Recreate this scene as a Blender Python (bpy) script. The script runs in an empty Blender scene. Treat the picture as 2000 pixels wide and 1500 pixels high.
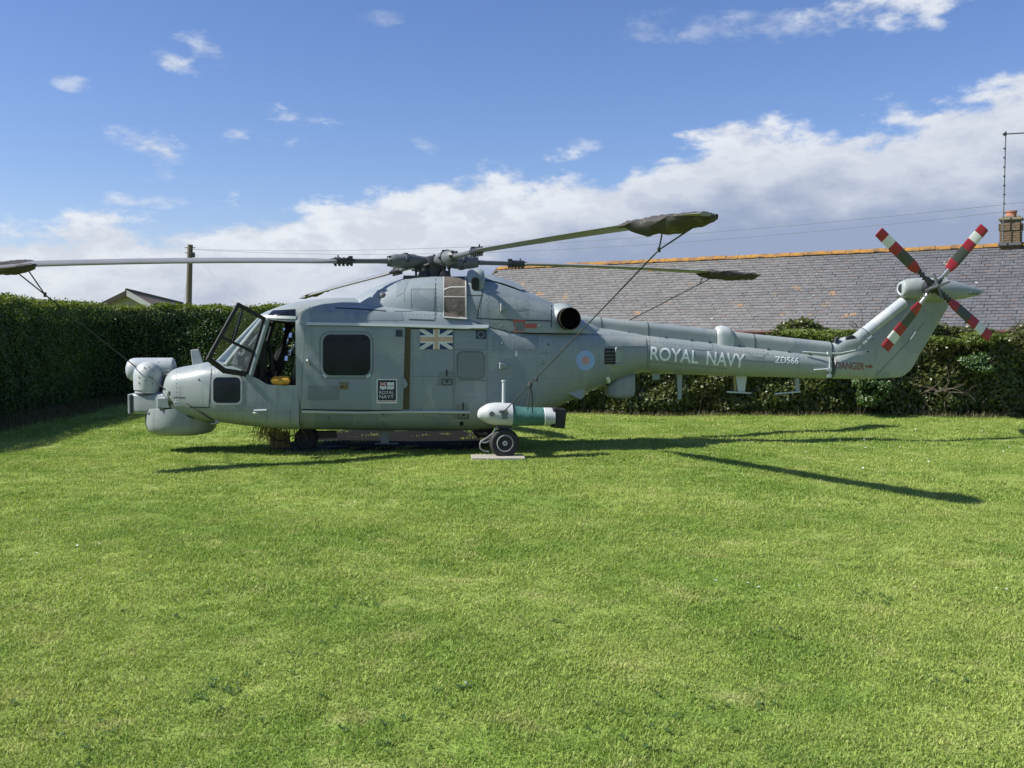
import bpy, bmesh, math, random
import numpy as np
from mathutils import Vector, Matrix
from mathutils.bvhtree import BVHTree

random.seed(7)
rng = np.random.default_rng(7)
R = math.radians
S = bpy.context.scene
COL = S.collection

# ------------------------------------------------------------------ camera
F = 1938.0                      # focal length in pixels of the 2000 px wide photograph
PITCH = R(2.66)
CAMZ = 1.66
cam_d = bpy.data.cameras.new('camera')
cam_d.sensor_width = 36.0
cam_d.lens = 36.0 * F / 2000.0
cam_d.clip_start = 0.05
cam_d.clip_end = 5000
cam = bpy.data.objects.new('camera', cam_d)
COL.objects.link(cam)
cam.location = (0, 0, CAMZ)
cam.rotation_euler = (R(90) - PITCH, 0, 0)
S.camera = cam

# ------------------------------------------------------------------ sun and view
SUN_TO = Vector((-2.78, -0.46, 2.77)).normalized()
sun_d = bpy.data.lights.new('sun', 'SUN')
sun_d.energy = 4.6
sun_d.angle = R(1.2)
sun_d.color = (1.0, 0.955, 0.88)
sun = bpy.data.objects.new('sun', sun_d)
COL.objects.link(sun)
sun.rotation_euler = SUN_TO.to_track_quat('Z', 'Y').to_euler()
sun.location = SUN_TO * 30

S.view_settings.view_transform = 'Standard'
S.view_settings.look = 'None'
S.view_settings.gamma = 1.0
S.view_settings.exposure = 0.62
S.view_settings.use_curve_mapping = False
S.cycles.use_denoising = True
S.cycles.max_bounces = 5
S.cycles.diffuse_bounces = 2
S.cycles.glossy_bounces = 3
S.cycles.transmission_bounces = 4
S.cycles.transparent_max_bounces = 10
S.cycles.caustics_reflective = False
S.cycles.caustics_refractive = False

# ------------------------------------------------------------------ sky with clouds
W = bpy.data.worlds.new('World')
S.world = W
W.use_nodes = True
wt = W.node_tree
wt.nodes.clear()


class NB:
    """tiny helper that chains shader nodes"""
    def __init__(s, tree):
        s.t = tree

    def n(s, kind, **kw):
        nd = s.t.nodes.new(kind)
        for k, v in kw.items():
            setattr(nd, k, v)
        return nd

    def put(s, sock, v):
        if isinstance(v, bpy.types.NodeSocket):
            s.t.links.new(v, sock)
        else:
            sock.default_value = v

    def m(s, op, a, b=0.0, c=None, clamp=False):
        nd = s.n('ShaderNodeMath', operation=op, use_clamp=clamp)
        s.put(nd.inputs[0], a)
        s.put(nd.inputs[1], b)
        if c is not None:
            s.put(nd.inputs[2], c)
        return nd.outputs[0]

    def vm(s, op, a, b=(0, 0, 0)):
        nd = s.n('ShaderNodeVectorMath', operation=op)
        s.put(nd.inputs[0], a)
        s.put(nd.inputs[1], b)
        return nd.outputs[0]

    def xyz(s, x, y, z):
        nd = s.n('ShaderNodeCombineXYZ')
        s.put(nd.inputs[0], x); s.put(nd.inputs[1], y); s.put(nd.inputs[2], z)
        return nd.outputs[0]

    def sep(s, v):
        nd = s.n('ShaderNodeSeparateXYZ')
        s.put(nd.inputs[0], v)
        return nd.outputs

    def noise(s, vec, scale, detail=4.0, rough=0.55, dist=0.0):
        nd = s.n('ShaderNodeTexNoise')
        if vec is not None:
            s.put(nd.inputs['Vector'], vec)
        nd.inputs['Scale'].default_value = scale
        nd.inputs['Detail'].default_value = detail
        nd.inputs['Roughness'].default_value = rough
        nd.inputs['Distortion'].default_value = dist
        return nd.outputs[0]

    def ss(s, v, lo, hi, a=0.0, b=1.0):
        nd = s.n('ShaderNodeMapRange', interpolation_type='SMOOTHSTEP')
        s.put(nd.inputs[0], v)
        s.put(nd.inputs[1], lo); s.put(nd.inputs[2], hi)
        s.put(nd.inputs[3], a); s.put(nd.inputs[4], b)
        return nd.outputs[0]

    def mix(s, f, a, b):
        nd = s.n('ShaderNodeMix', data_type='RGBA')
        s.put(nd.inputs[0], f)
        s.put(nd.inputs[6], a); s.put(nd.inputs[7], b)
        return nd.outputs[2]


w = NB(wt)
SKY_STRENGTH = 0.088
sky = w.n('ShaderNodeTexSky', sky_type='NISHITA')
sky.sun_disc = False
sky.sun_elevation = math.asin(SUN_TO.z)
sky.sun_rotation = math.atan2(SUN_TO.x, SUN_TO.y)
sky.altitude = 0
sky.air_density = 1.0
sky.dust_density = 0.35
sky.ozone_density = 2.4
tc = w.n('ShaderNodeTexCoord')
dx, dy, dz = w.sep(w.vm('NORMALIZE', tc.outputs['Generated']))
az = w.m('ARCTAN2', dx, dy)
az = w.m('MULTIPLY', az, 57.29578)               # degrees, 0 = ahead (north), + = east
el = w.m('MULTIPLY', w.m('ARCSINE', dz), 57.29578)
# clouds are stretched sideways by perspective towards the horizon
cvec = w.xyz(w.m('MULTIPLY', dx, 1.0), w.m('MULTIPLY', dy, 1.0), w.m('MULTIPLY', dz, 2.1))
n1 = w.noise(cvec, 7.0, 7.0, 0.58)
n2 = w.noise(cvec, 20.0, 7.0, 0.60)
n3 = w.noise(w.vm('ADD', cvec, (3.1, 1.7, 0.4)), 4.0, 3.0, 0.55)
# the long cumulus bank: its upper edge climbs towards the east
edge = w.m('ADD', w.m('MULTIPLY', w.m('SINE', w.m('MULTIPLY', az, 0.0174533)), 7.6), 9.5)
h = w.m('SUBTRACT', edge, el)
h = w.m('ADD', h, w.m('MULTIPLY', w.m('SUBTRACT', n1, 0.5), 9.0))
h = w.m('ADD', h, w.m('MULTIPLY', w.m('SUBTRACT', n2, 0.5), 4.5))
bank = w.ss(h, -0.1, 1.25)
# thin wisps and scraps higher up: (az, el, half width, half height, tilt, density)
scraps = [(-18.5, 14.6, 1.7, .55, -.2, 1.0), (-16.9, 15.3, 1.5, .7, -.3, .75),
          (-14.2, 11.35, 3.0, .9, .0, 1.1), (-12.5, 11.9, 2.4, .9, .0, 1.1), (-19.6, 10.2, 2.6, .9, -.25, .85),
          (-19.7, 8.9, 1.2, .6, 0, .5), (-21.4, 7.3, 1.3, .4, 0, .7), (-19.2, 7.35, 1.9, .42, 0, .7),
          (-23.6, 13.0, 1.1, .45, -.2, .6), (-5.0, 10.9, 1.1, .5, -.3, .6), (4.4, 10.9, 1.3, .4, -.1, .55),
          (23.0, 18.0, 7.0, 1.5, .14, 1.05), (14.5, 16.5, 4.2, .8, .0, .42), (7.6, 17.0, 1.6, .8, 0, .35),
          (-7.5, 17.5, 1.2, .4, 0, .3), (-14.5, 6.6, 2.0, .8, 0, .9)]
sc_sum = None
wob = w.m('MULTIPLY', w.m('SUBTRACT', n2, 0.5), 7.0)
wob1 = w.m('MULTIPLY', w.m('SUBTRACT', n1, 0.5), 5.0)
for (a0, e0, hw_, hh_, tilt, dens) in scraps:
    u = w.m('SUBTRACT', az, a0)
    v = w.m('SUBTRACT', w.m('SUBTRACT', el, e0), w.m('MULTIPLY', u, tilt))
    q = w.m('ADD', w.m('POWER', w.m('ABSOLUTE', w.m('DIVIDE', u, hw_)), 2.0),
            w.m('POWER', w.m('ABSOLUTE', w.m('DIVIDE', v, hh_)), 2.0))
    q = w.m('ADD', w.m('ADD', w.m('SUBTRACT', 1.0, q), wob), wob1)
    d_ = w.ss(q, 0.0, 2.0, 0.0, dens * .9)
    sc_sum = d_ if sc_sum is None else w.m('MAXIMUM', sc_sum, d_)
dens_all = w.m('MINIMUM', w.m('MAXIMUM', bank, sc_sum), 1.0)
dens_all = w.m('MULTIPLY', dens_all, w.ss(el, -1.0, 0.5))
# light and shade inside the bank: bright sunlit crowns, blue-grey flat base
base_el = w.m('ADD', w.m('MULTIPLY', w.m('SINE', w.m('MULTIPLY', az, 0.0174533)), 10.5), 6.5)
under = w.m('ADD', w.m('SUBTRACT', base_el, el), w.m('MULTIPLY', w.m('SUBTRACT', n3, 0.5), 10.0))
under = w.m('ADD', under, w.m('MULTIPLY', w.m('SUBTRACT', n2, 0.5), 5.0))
shade = w.ss(under, -2.2, 3.6)
puff = w.ss(n2, 0.40, 0.64)
shade = w.m('MAXIMUM', shade, w.m('MULTIPLY', w.m('SUBTRACT', 1.0, puff), 0.34))
shade = w.m('MULTIPLY', shade, w.ss(el, 0.3, 4.2, 0.55, 1.0))
cl_col = w.mix(shade, (6.2, 6.45, 6.8, 1), (2.35, 2.85, 4.05, 1))
hs = w.n('ShaderNodeHueSaturation')
hs.inputs['Saturation'].default_value = 1.13
hs.inputs['Value'].default_value = 0.92
wt.links.new(w.vm('MULTIPLY', sky.outputs[0], (1.02, 0.97, 1.13)), hs.inputs['Color'])
sky_all = w.mix(w.m('MULTIPLY', dens_all, 0.95), hs.outputs[0], cl_col)
bg = w.n('ShaderNodeBackground')
wt.links.new(sky_all, bg.inputs[0])
bg.inputs[1].default_value = SKY_STRENGTH
wo = w.n('ShaderNodeOutputWorld')
wt.links.new(bg.outputs[0], wo.inputs[0])
W.cycles.sampling_method = 'MANUAL'
W.cycles.sample_map_resolution = 512


# ------------------------------------------------------------------ photograph measurements -> metres
def ray(px, py):
    a = (px - 1000.0) / F
    b = (750.0 - py) / F
    return Vector((a, math.cos(PITCH) + b * math.sin(PITCH), -math.sin(PITCH) + b * math.cos(PITCH)))


def at(px, py, Y):
    d = ray(px, py)
    t = Y / d.y
    return Vector((d.x * t, Y, CAMZ + d.z * t))


def ground(px, py, z=0.0):
    d = ray(px, py)
    t = (z - CAMZ) / d.z
    return Vector((d.x * t, d.y * t, z))


# ------------------------------------------------------------------ materials
MATS = {}


def mat(name, col, rough=0.6, var=0.10, scale=3.0, metal=0.0, bump=0.0, bscale=40.0, spec=0.5, col2=None, f2=(0.5, 0.7), s2=2.0):
    m = bpy.data.materials.new(name)
    m.use_nodes = True
    t = m.node_tree
    b = NB(t)
    P = t.nodes['Principled BSDF']
    geo = b.n('ShaderNodeTexCoord').outputs['Object']
    n = b.noise(geo, scale, 5.0, 0.6)
    v = b.m('ADD', b.m('MULTIPLY', b.m('SUBTRACT', n, 0.5), 4 * var), 1.0)
    c = b.vm('MULTIPLY', (col[0], col[1], col[2]), b.xyz(v, v, v))
    if col2 is not None:
        nn = b.noise(b.vm('ADD', geo, (5.3, 2.2, 9.1)), s2, 6.0, 0.65)
        c = b.mix(b.ss(nn, f2[0], f2[1]), c, (col2[0], col2[1], col2[2], 1))
    t.links.new(c, P.inputs['Base Color'])
    n_r = b.noise(geo, scale * 2.3, 4.0, 0.6)
    rr = b.m('ADD', rough - 0.08, b.m('MULTIPLY', n_r, 0.16), clamp=True)
    t.links.new(rr, P.inputs['Roughness'])
    P.inputs['Metallic'].default_value = metal
    P.inputs['Specular IOR Level'].default_value = spec
    if bump > 0:
        bn = b.n('ShaderNodeBump')
        bn.inputs['Strength'].default_value = bump
        bn.inputs['Distance'].default_value = 0.02
        t.links.new(b.noise(geo, bscale, 4.0, 0.6), bn.inputs['Height'])
        t.links.new(bn.outputs[0], P.inputs['Normal'])
    MATS[name] = m
    return m


def paint(name, col, rough=0.42, stain=0.5):
    """weathered service paint: blotches, touched-up patches, run marks and grime"""
    m = bpy.data.materials.new(name)
    m.use_nodes = True
    t = m.node_tree
    b = NB(t)
    P = t.nodes['Principled BSDF']
    geo = b.n('ShaderNodeTexCoord').outputs['Object']
    x, y, z = b.sep(geo)
    n1_ = b.noise(geo, 0.9, 5.0, 0.6)
    n2_ = b.noise(geo, 6.0, 6.0, 0.65)
    runs = b.noise(b.xyz(b.m('MULTIPLY', x, 9.0), b.m('MULTIPLY', y, 9.0), b.m('MULTIPLY', z, 0.7)), 1.0, 5.0, 0.6)
    v = b.m('ADD', 1.0, b.m('MULTIPLY', b.m('SUBTRACT', n1_, 0.5), 0.40))
    v = b.m('ADD', v, b.m('MULTIPLY', b.m('SUBTRACT', n2_, 0.5), 0.16))
    v = b.m('SUBTRACT', v, b.m('MULTIPLY', b.ss(runs, 0.54, 0.80), stain * 0.6))
    c = b.vm('MULTIPLY', (col[0], col[1], col[2]), b.xyz(v, v, v))
    # touched-up panels: a slightly bluer grey in blocky areas
    vor = b.n('ShaderNodeTexVoronoi', feature='F1', distance='CHEBYCHEV')
    vor.inputs['Scale'].default_value = 1.35
    t.links.new(b.vm('ADD', geo, b.vm('MULTIPLY', b.xyz(n2_, n2_, n2_), (.12, .12, .12))), vor.inputs['Vector'])
    sel = b.ss(b.sep(vor.outputs['Color'])[0], 0.66, 0.70)
    c = b.mix(b.m('MULTIPLY', sel, 0.7), c, (col[0] * .78, col[1] * .82, col[2] * .90, 1))
    # algae / dirt
    n4_ = b.noise(b.vm('ADD', geo, (9.0, 4.0, 1.0)), 2.3, 7.0, 0.7)
    c = b.mix(b.m('MULTIPLY', b.ss(n4_, 0.55, 0.78), stain), c, (col[0] * .55, col[1] * .62, col[2] * .46, 1))
    t.links.new(c, P.inputs['Base Color'])
    t.links.new(b.m('ADD', rough - 0.1, b.m('MULTIPLY', n2_, 0.24), clamp=True), P.inputs['Roughness'])
    P.inputs['Specular IOR Level'].default_value = 0.45
    bn = b.n('ShaderNodeBump')
    bn.inputs['Strength'].default_value = 0.3
    bn.inputs['Distance'].default_value = 0.016
    t.links.new(b.noise(geo, 5.0, 3.0, 0.5), bn.inputs['Height'])
    t.links.new(bn.outputs[0], P.inputs['Normal'])
    MATS[name] = m
    return m


def leafmat(name, c1, c2, c3=None, rough=0.4, trans=0.35, patch=0.6, spec=0.5):
    m = bpy.data.materials.new(name)
    m.use_nodes = True
    t = m.node_tree
    b = NB(t)
    P = t.nodes['Principled BSDF']
    g = b.n('ShaderNodeNewGeometry')
    ri = g.outputs['Random Per Island']
    oi = b.n('ShaderNodeObjectInfo')
    rnd = b.m('FRACT', b.m('ADD', ri, oi.outputs['Random']))
    pos = g.outputs['Position']
    pn = b.noise(pos, patch, 4.0, 0.6)
    c = b.mix(rnd, (*c1, 1), (*c2, 1))
    if c3 is not None:
        c = b.mix(b.ss(pn, 0.45, 0.68), c, (*c3, 1))
    vv = b.m('ADD', 0.75, b.m('MULTIPLY', pn, 0.5))
    c = b.vm('MULTIPLY', c, b.xyz(vv, vv, vv))
    t.links.new(c, P.inputs['Base Color'])
    P.inputs['Roughness'].default_value = rough
    P.inputs['Specular IOR Level'].default_value = spec
    tr = b.n('ShaderNodeBsdfTranslucent')
    t.links.new(b.vm('MULTIPLY', c, (1.25, 1.3, 0.7)), tr.inputs[0])
    mx = b.n('ShaderNodeMixShader')
    mx.inputs[0].default_value = trans
    t.links.new(P.outputs[0], mx.inputs[1])
    t.links.new(tr.outputs[0], mx.inputs[2])
    t.links.new(mx.outputs[0], t.nodes['Material Output'].inputs[0])
    MATS[name] = m
    return m


def glass(name, tint=(0.75, 0.8, 0.82), gl=0.10, rough=0.03, dirt=0.10):
    """thin dusty pane: mostly clear, a mirror at a glance"""
    m = bpy.data.materials.new(name)
    m.use_nodes = True
    t = m.node_tree
    b = NB(t)
    t.nodes.remove(t.nodes['Principled BSDF'])
    tr = b.n('ShaderNodeBsdfTransparent')
    tr.inputs[0].default_value = (*tint, 1)
    gs = b.n('ShaderNodeBsdfGlossy')
    gs.inputs['Roughness'].default_value = rough
    df = b.n('ShaderNodeBsdfDiffuse')
    df.inputs[0].default_value = (.45, .47, .47, 1)
    fr = b.n('ShaderNodeFresnel')
    fr.inputs[0].default_value = 1.45
    f = b.m('ADD', fr.outputs[0], gl, clamp=True)
    mx = b.n('ShaderNodeMixShader')
    t.links.new(f, mx.inputs[0])
    t.links.new(tr.outputs[0], mx.inputs[1])
    t.links.new(gs.outputs[0], mx.inputs[2])
    geo = b.n('ShaderNodeTexCoord').outputs['Object']
    dn = b.m('MULTIPLY', b.ss(b.noise(geo, 6.0, 6.0, 0.7), 0.45, 0.75), dirt * 2.5)
    mx2 = b.n('ShaderNodeMixShader')
    t.links.new(dn, mx2.inputs[0])
    t.links.new(mx.outputs[0], mx2.inputs[1])
    t.links.new(df.outputs[0], mx2.inputs[2])
    t.links.new(mx2.outputs[0], t.nodes['Material Output'].inputs[0])
    MATS[name] = m
    return m


paint('grey_paint', (0.276, 0.316, 0.316))
paint('pale_paint', (0.47, 0.505, 0.50), rough=0.4, stain=0.3)
paint('boom_paint', (0.30, 0.337, 0.325), stain=0.3)
mat('belly_shade', (0.011, 0.0105, 0.009), 0.95, 0.3, scale=9, bump=.7, bscale=30, spec=.1)  # near-black, stands in for the deep shade under the belly
mat('nose_rim_shaded', (0.045, 0.045, 0.045), 0.6, 0.1)  # rim metal darkened so the belly's shade is in the colour
paint('patch_paint', (0.225, 0.262, 0.272), stain=.3)
paint('faded_paint', (0.36, 0.39, 0.365), stain=.3)
mat('patch_grey', (0.175, 0.203, 0.205), 0.55, 0.06)
mat('seam', (0.035, 0.042, 0.045), 0.7, 0.05)
mat('seam_soft', (0.14, 0.17, 0.175), 0.7, 0.05)
mat('light_trim', (0.50, 0.55, 0.55), 0.5, 0.06)
mat('black', (0.012, 0.012, 0.014), 0.6, 0.1)
mat('black_gloss', (0.010, 0.011, 0.014), 0.12, 0.1, spec=0.35)
mat('dark_window', (0.009, 0.013, 0.024), 0.10, 0.3, scale=4.0, spec=0.2)
mat('dark_interior', (0.018, 0.018, 0.020), 0.8, 0.15)
mat('rubber', (0.022, 0.022, 0.025), 0.78, 0.15, scale=8, bump=.2)
mat('rim_metal', (0.42, 0.42, 0.41), 0.5, 0.10, scale=9, metal=.3, col2=(.13, .11, .09), f2=(.52, .72), s2=9)
mat('rotor_grey', (0.115, 0.125, 0.128), 0.5, 0.14, scale=6, bump=.1)
mat('blade_grey', (0.235, 0.235, 0.23), 0.42, 0.10, scale=2)
mat('rotor_dark', (0.030, 0.031, 0.034), 0.5, 0.2, scale=8)
mat('steel', (0.40, 0.40, 0.40), 0.35, 0.12, scale=14, metal=.7)
mat('brown_strip', (0.085, 0.065, 0.030), 0.75, 0.2, scale=7)
mat('cover_cloth', (0.058, 0.054, 0.052), 0.9, 0.22, scale=6, bump=.5, bscale=14, col2=(.17, .17, .14), f2=(.55, .75), s2=5)
mat('intake_cloth', (0.105, 0.090, 0.075), 0.75, 0.30, scale=7, bump=.5, bscale=16, col2=(.26, .245, .22), f2=(.55, .75), s2=4)
mat('strap', (0.48, 0.47, 0.44), 0.7, 0.1)
mat('rope', (0.045, 0.055, 0.050), 0.9, 0.25, scale=30)
mat('rope_green', (0.06, 0.085, 0.045), 0.9, 0.25, scale=30)
mat('white_paint', (0.72, 0.73, 0.72), 0.5, 0.06)
mat('text_white', (0.84, 0.86, 0.85), 0.55, 0.08, scale=12)
mat('text_red', (0.26, 0.085, 0.075), 0.6, 0.12, scale=12)
mat('red_paint', (0.33, 0.022, 0.028), 0.42, 0.10, scale=7)
mat('red_faded', (0.42, 0.10, 0.08), 0.55, 0.10, scale=7)
mat('olive', (0.062, 0.070, 0.052), 0.5, 0.12, scale=7)
mat('cream', (0.66, 0.68, 0.60), 0.5, 0.06, scale=7)
mat('navy_blue', (0.020, 0.030, 0.115), 0.5, 0.10, scale=10)
mat('sign_navy', (0.016, 0.018, 0.040), 0.45, 0.10, scale=10)
mat('flag_tan', (0.58, 0.40, 0.27), 0.6, 0.12, scale=10)
mat('flag_white', (0.70, 0.72, 0.70), 0.6, 0.06)
mat('round_blue', (0.30, 0.43, 0.68), 0.6, 0.06, scale=5)
mat('round_red', (0.55, 0.30, 0.27), 0.6, 0.08, scale=12)
mat('gold', (0.17, 0.13, 0.035), 0.6, 0.2, scale=40)
mat('green_cloth', (0.050, 0.150, 0.130), 0.7, 0.22, scale=7, bump=.5, bscale=11, col2=(.15, .30, .27), f2=(.55, .78), s2=6)
mat('yellow_cloth', (0.62, 0.33, 0.035), 0.7, 0.08, scale=9, bump=.4, bscale=12)
mat('concrete', (0.36, 0.34, 0.29), 0.9, 0.12, scale=10, bump=.4)
mat('straw', (0.42, 0.33, 0.12), 0.85, 0.2, scale=20)
mat('wood_box', (0.20, 0.155, 0.075), 0.8, 0.2, scale=9)
mat('wood_pole', (0.13, 0.105, 0.080), 0.85, 0.2, scale=7, bump=.4, bscale=20)
mat('wire', (0.20, 0.21, 0.25), 0.7, 0.0)
mat('exhaust_black', (0.004, 0.004, 0.004), 0.9, 0.0, spec=.1)  # black pipe; the same near-black stands in for the shade inside it
mat('render_wall', (0.46, 0.43, 0.38), 0.9, 0.1, scale=3, bump=.3)
mat('fascia', (0.09, 0.030, 0.026), 0.6, 0.1)
mat('terracotta', (0.42, 0.165, 0.095), 0.8, 0.12, scale=6)
mat('flaunching', (0.21, 0.185, 0.13), 0.9, 0.2, scale=7, bump=.4)
mat('ridge_tile', (0.17, 0.10, 0.055), 0.9, 0.25, scale=5, bump=.5, bscale=25, col2=(.36, .185, .035), f2=(.34, .60), s2=3.4)
mat('chimney_brick', (0.150, 0.108, 0.068), 0.9, 0.25, scale=5, bump=.4, col2=(.085, .075, .045), f2=(.5, .7), s2=5)
mat('mortar', (0.15, 0.135, 0.105), 0.95, 0.12, scale=9)
mat('bungalow_brick', (0.33, 0.31, 0.25), 0.9, 0.12, scale=5)
mat('tile_far', (0.27, 0.205, 0.165), 0.9, 0.15, scale=4, bump=.5, bscale=20)
mat('barge_white', (0.62, 0.60, 0.57), 0.6, 0.05)
mat('barge_dark', (0.075, 0.058, 0.045), 0.8, 0.2, scale=6)
mat('bark', (0.085, 0.065, 0.045), 0.9, 0.25, scale=12, bump=.5)
mat('twig', (0.16, 0.13, 0.095), 0.9, 0.2, scale=12)
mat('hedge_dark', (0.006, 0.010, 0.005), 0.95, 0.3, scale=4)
glass('pane', dirt=.07)
glass('pane_dusty', tint=(.68, .72, .72), gl=.04, dirt=.12)
leafmat('leaf_privet', (0.055, 0.105, 0.032), (0.120, 0.195, 0.056), (0.112, 0.185, 0.046), rough=.42)
leafmat('leaf_sprig', (0.095, 0.140, 0.020), (0.165, 0.205, 0.032), (0.13, 0.17, 0.024), rough=.5, trans=.4)
leafmat('leaf_ivy', (0.045, 0.072, 0.020), (0.145, 0.165, 0.045), (0.095, 0.095, 0.032), rough=.38, trans=.22, patch=1.1)
leafmat('leaf_light', (0.045, 0.095, 0.022), (0.085, 0.150, 0.035), None, rough=.4, trans=.3)
leafmat('weed', (0.070, 0.088, 0.030), (0.200, 0.160, 0.080), (0.130, 0.115, 0.055), rough=.7, trans=.25)


def lawn_mats():
    for nm, tr in (('grass_blade', True), ('lawn_soil', False)):
        m = bpy.data.materials.new(nm)
        m.use_nodes = True
        t = m.node_tree
        b = NB(t)
        P = t.nodes['Principled BSDF']
        g = b.n('ShaderNodeNewGeometry')
        pos = g.outputs['Position']
        big = b.noise(pos, 0.55, 5.0, 0.6)
        mid = b.noise(b.vm('ADD', pos, (7, 3, 0)), 2.3, 5.0, 0.65)
        fine = b.noise(pos, 30.0, 3.0, 0.6)
        # mowing stripes run across the view, faintly
        yy = b.sep(pos)[1]
        c = b.mix(b.ss(big, 0.36, 0.62), (0.225, 0.340, 0.062, 1), (0.345, 0.430, 0.106, 1))
        c = b.mix(b.m('MULTIPLY', b.ss(mid, 0.52, 0.74), 0.75), c, (0.460, 0.475, 0.185, 1))
        c = b.mix(b.m('MULTIPLY', b.ss(mid, 0.46, 0.26), 0.65), c, (0.150, 0.275, 0.052, 1))
        if tr:
            rnd = b.m('FRACT', b.m('ADD', g.outputs['Random Per Island'], b.n('ShaderNodeObjectInfo').outputs['Random']))
            k = b.m('ADD', 0.60, b.m('MULTIPLY', rnd, 0.80))
            c = b.vm('MULTIPLY', c, b.xyz(k, k, k))
            dry = b.ss(rnd, 0.90, 0.93)
            c = b.mix(b.m('MULTIPLY', dry, 0.75), c, (0.40, 0.36, 0.15, 1))
            P.inputs['Roughness'].default_value = 0.45
            P.inputs['Specular IOR Level'].default_value = 0.2
            t.links.new(c, P.inputs['Base Color'])
            ts = b.n('ShaderNodeBsdfTranslucent')
            t.links.new(b.vm('MULTIPLY', c, (1.1, 1.15, .7)), ts.inputs[0])
            mx = b.n('ShaderNodeMixShader')
            mx.inputs[0].default_value = 0.35
            t.links.new(P.outputs[0], mx.inputs[1])
            t.links.new(ts.outputs[0], mx.inputs[2])
            t.links.new(mx.outputs[0], t.nodes['Material Output'].inputs[0])
        else:
            k = b.m('ADD', 0.35, b.m('MULTIPLY', fine, 0.75))
            c = b.vm('MULTIPLY', c, b.xyz(k, k, k))
            t.links.new(c, P.inputs['Base Color'])
            P.inputs['Roughness'].default_value = 0.9
            P.inputs['Specular IOR Level'].default_value = 0.1
            bn = b.n('ShaderNodeBump')
            bn.inputs['Strength'].default_value = 0.8
            bn.inputs['Distance'].default_value = 0.03
            t.links.new(fine, bn.inputs['Height'])
            t.links.new(bn.outputs[0], P.inputs['Normal'])
        MATS[nm] = m


lawn_mats()


def slate_mat():
    m = bpy.data.materials.new('slate')
    m.use_nodes = True
    t = m.node_tree
    b = NB(t)
    P = t.nodes['Principled BSDF']
    g = b.n('ShaderNodeNewGeometry')
    rnd = b.m('FRACT', b.m('ADD', b.m('MULTIPLY', g.outputs['Random Per Island'], 7.13), b.n('ShaderNodeObjectInfo').outputs['Random']))
    pos = g.outputs['Position']
    n = b.noise(pos, 9.0, 5.0, 0.65)
    big = b.noise(pos, 0.35, 3.0, 0.6)
    c = b.mix(rnd, (0.132, 0.132, 0.128, 1), (0.174, 0.172, 0.167, 1))
    k = b.m('ADD', 0.74, b.m('MULTIPLY', n, 0.52))
    c = b.vm('MULTIPLY', c, b.xyz(k, k, k))
    # weathered warmer towards the west end, blue-black towards the chimney
    x = b.sep(pos)[0]
    e = b.ss(b.m('ADD', x, b.m('MULTIPLY', big, 6.0)), 9.0, 17.0)
    c = b.mix(e, b.vm('MULTIPLY', c, (1.08, 1.07, 1.05)), b.vm('MULTIPLY', c, (.74, .76, .84)))
    # brown slates
    c = b.mix(b.m('MULTIPLY', b.ss(rnd, 0.95, 0.96), 0.35), c, (0.15, 0.095, 0.07, 1))
    li = b.noise(b.vm('ADD', pos, (1, 8, 2)), 1.25, 6.0, 0.6)
    c = b.mix(b.m('MULTIPLY', b.ss(li, 0.635, 0.69), 0.75), c, (0.40, 0.235, 0.09, 1))
    sp = b.noise(b.vm('ADD', pos, (4, 1, 6)), 5.5, 3.0, 0.5)
    c = b.mix(b.m('MULTIPLY', b.ss(sp, 0.735, 0.75), 0.8), c, (0.52, 0.53, 0.52, 1))
    t.links.new(c, P.inputs['Base Color'])
    P.inputs['Roughness'].default_value = 0.62
    P.inputs['Specular IOR Level'].default_value = 0.35
    MATS['slate'] = m


slate_mat()


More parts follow.
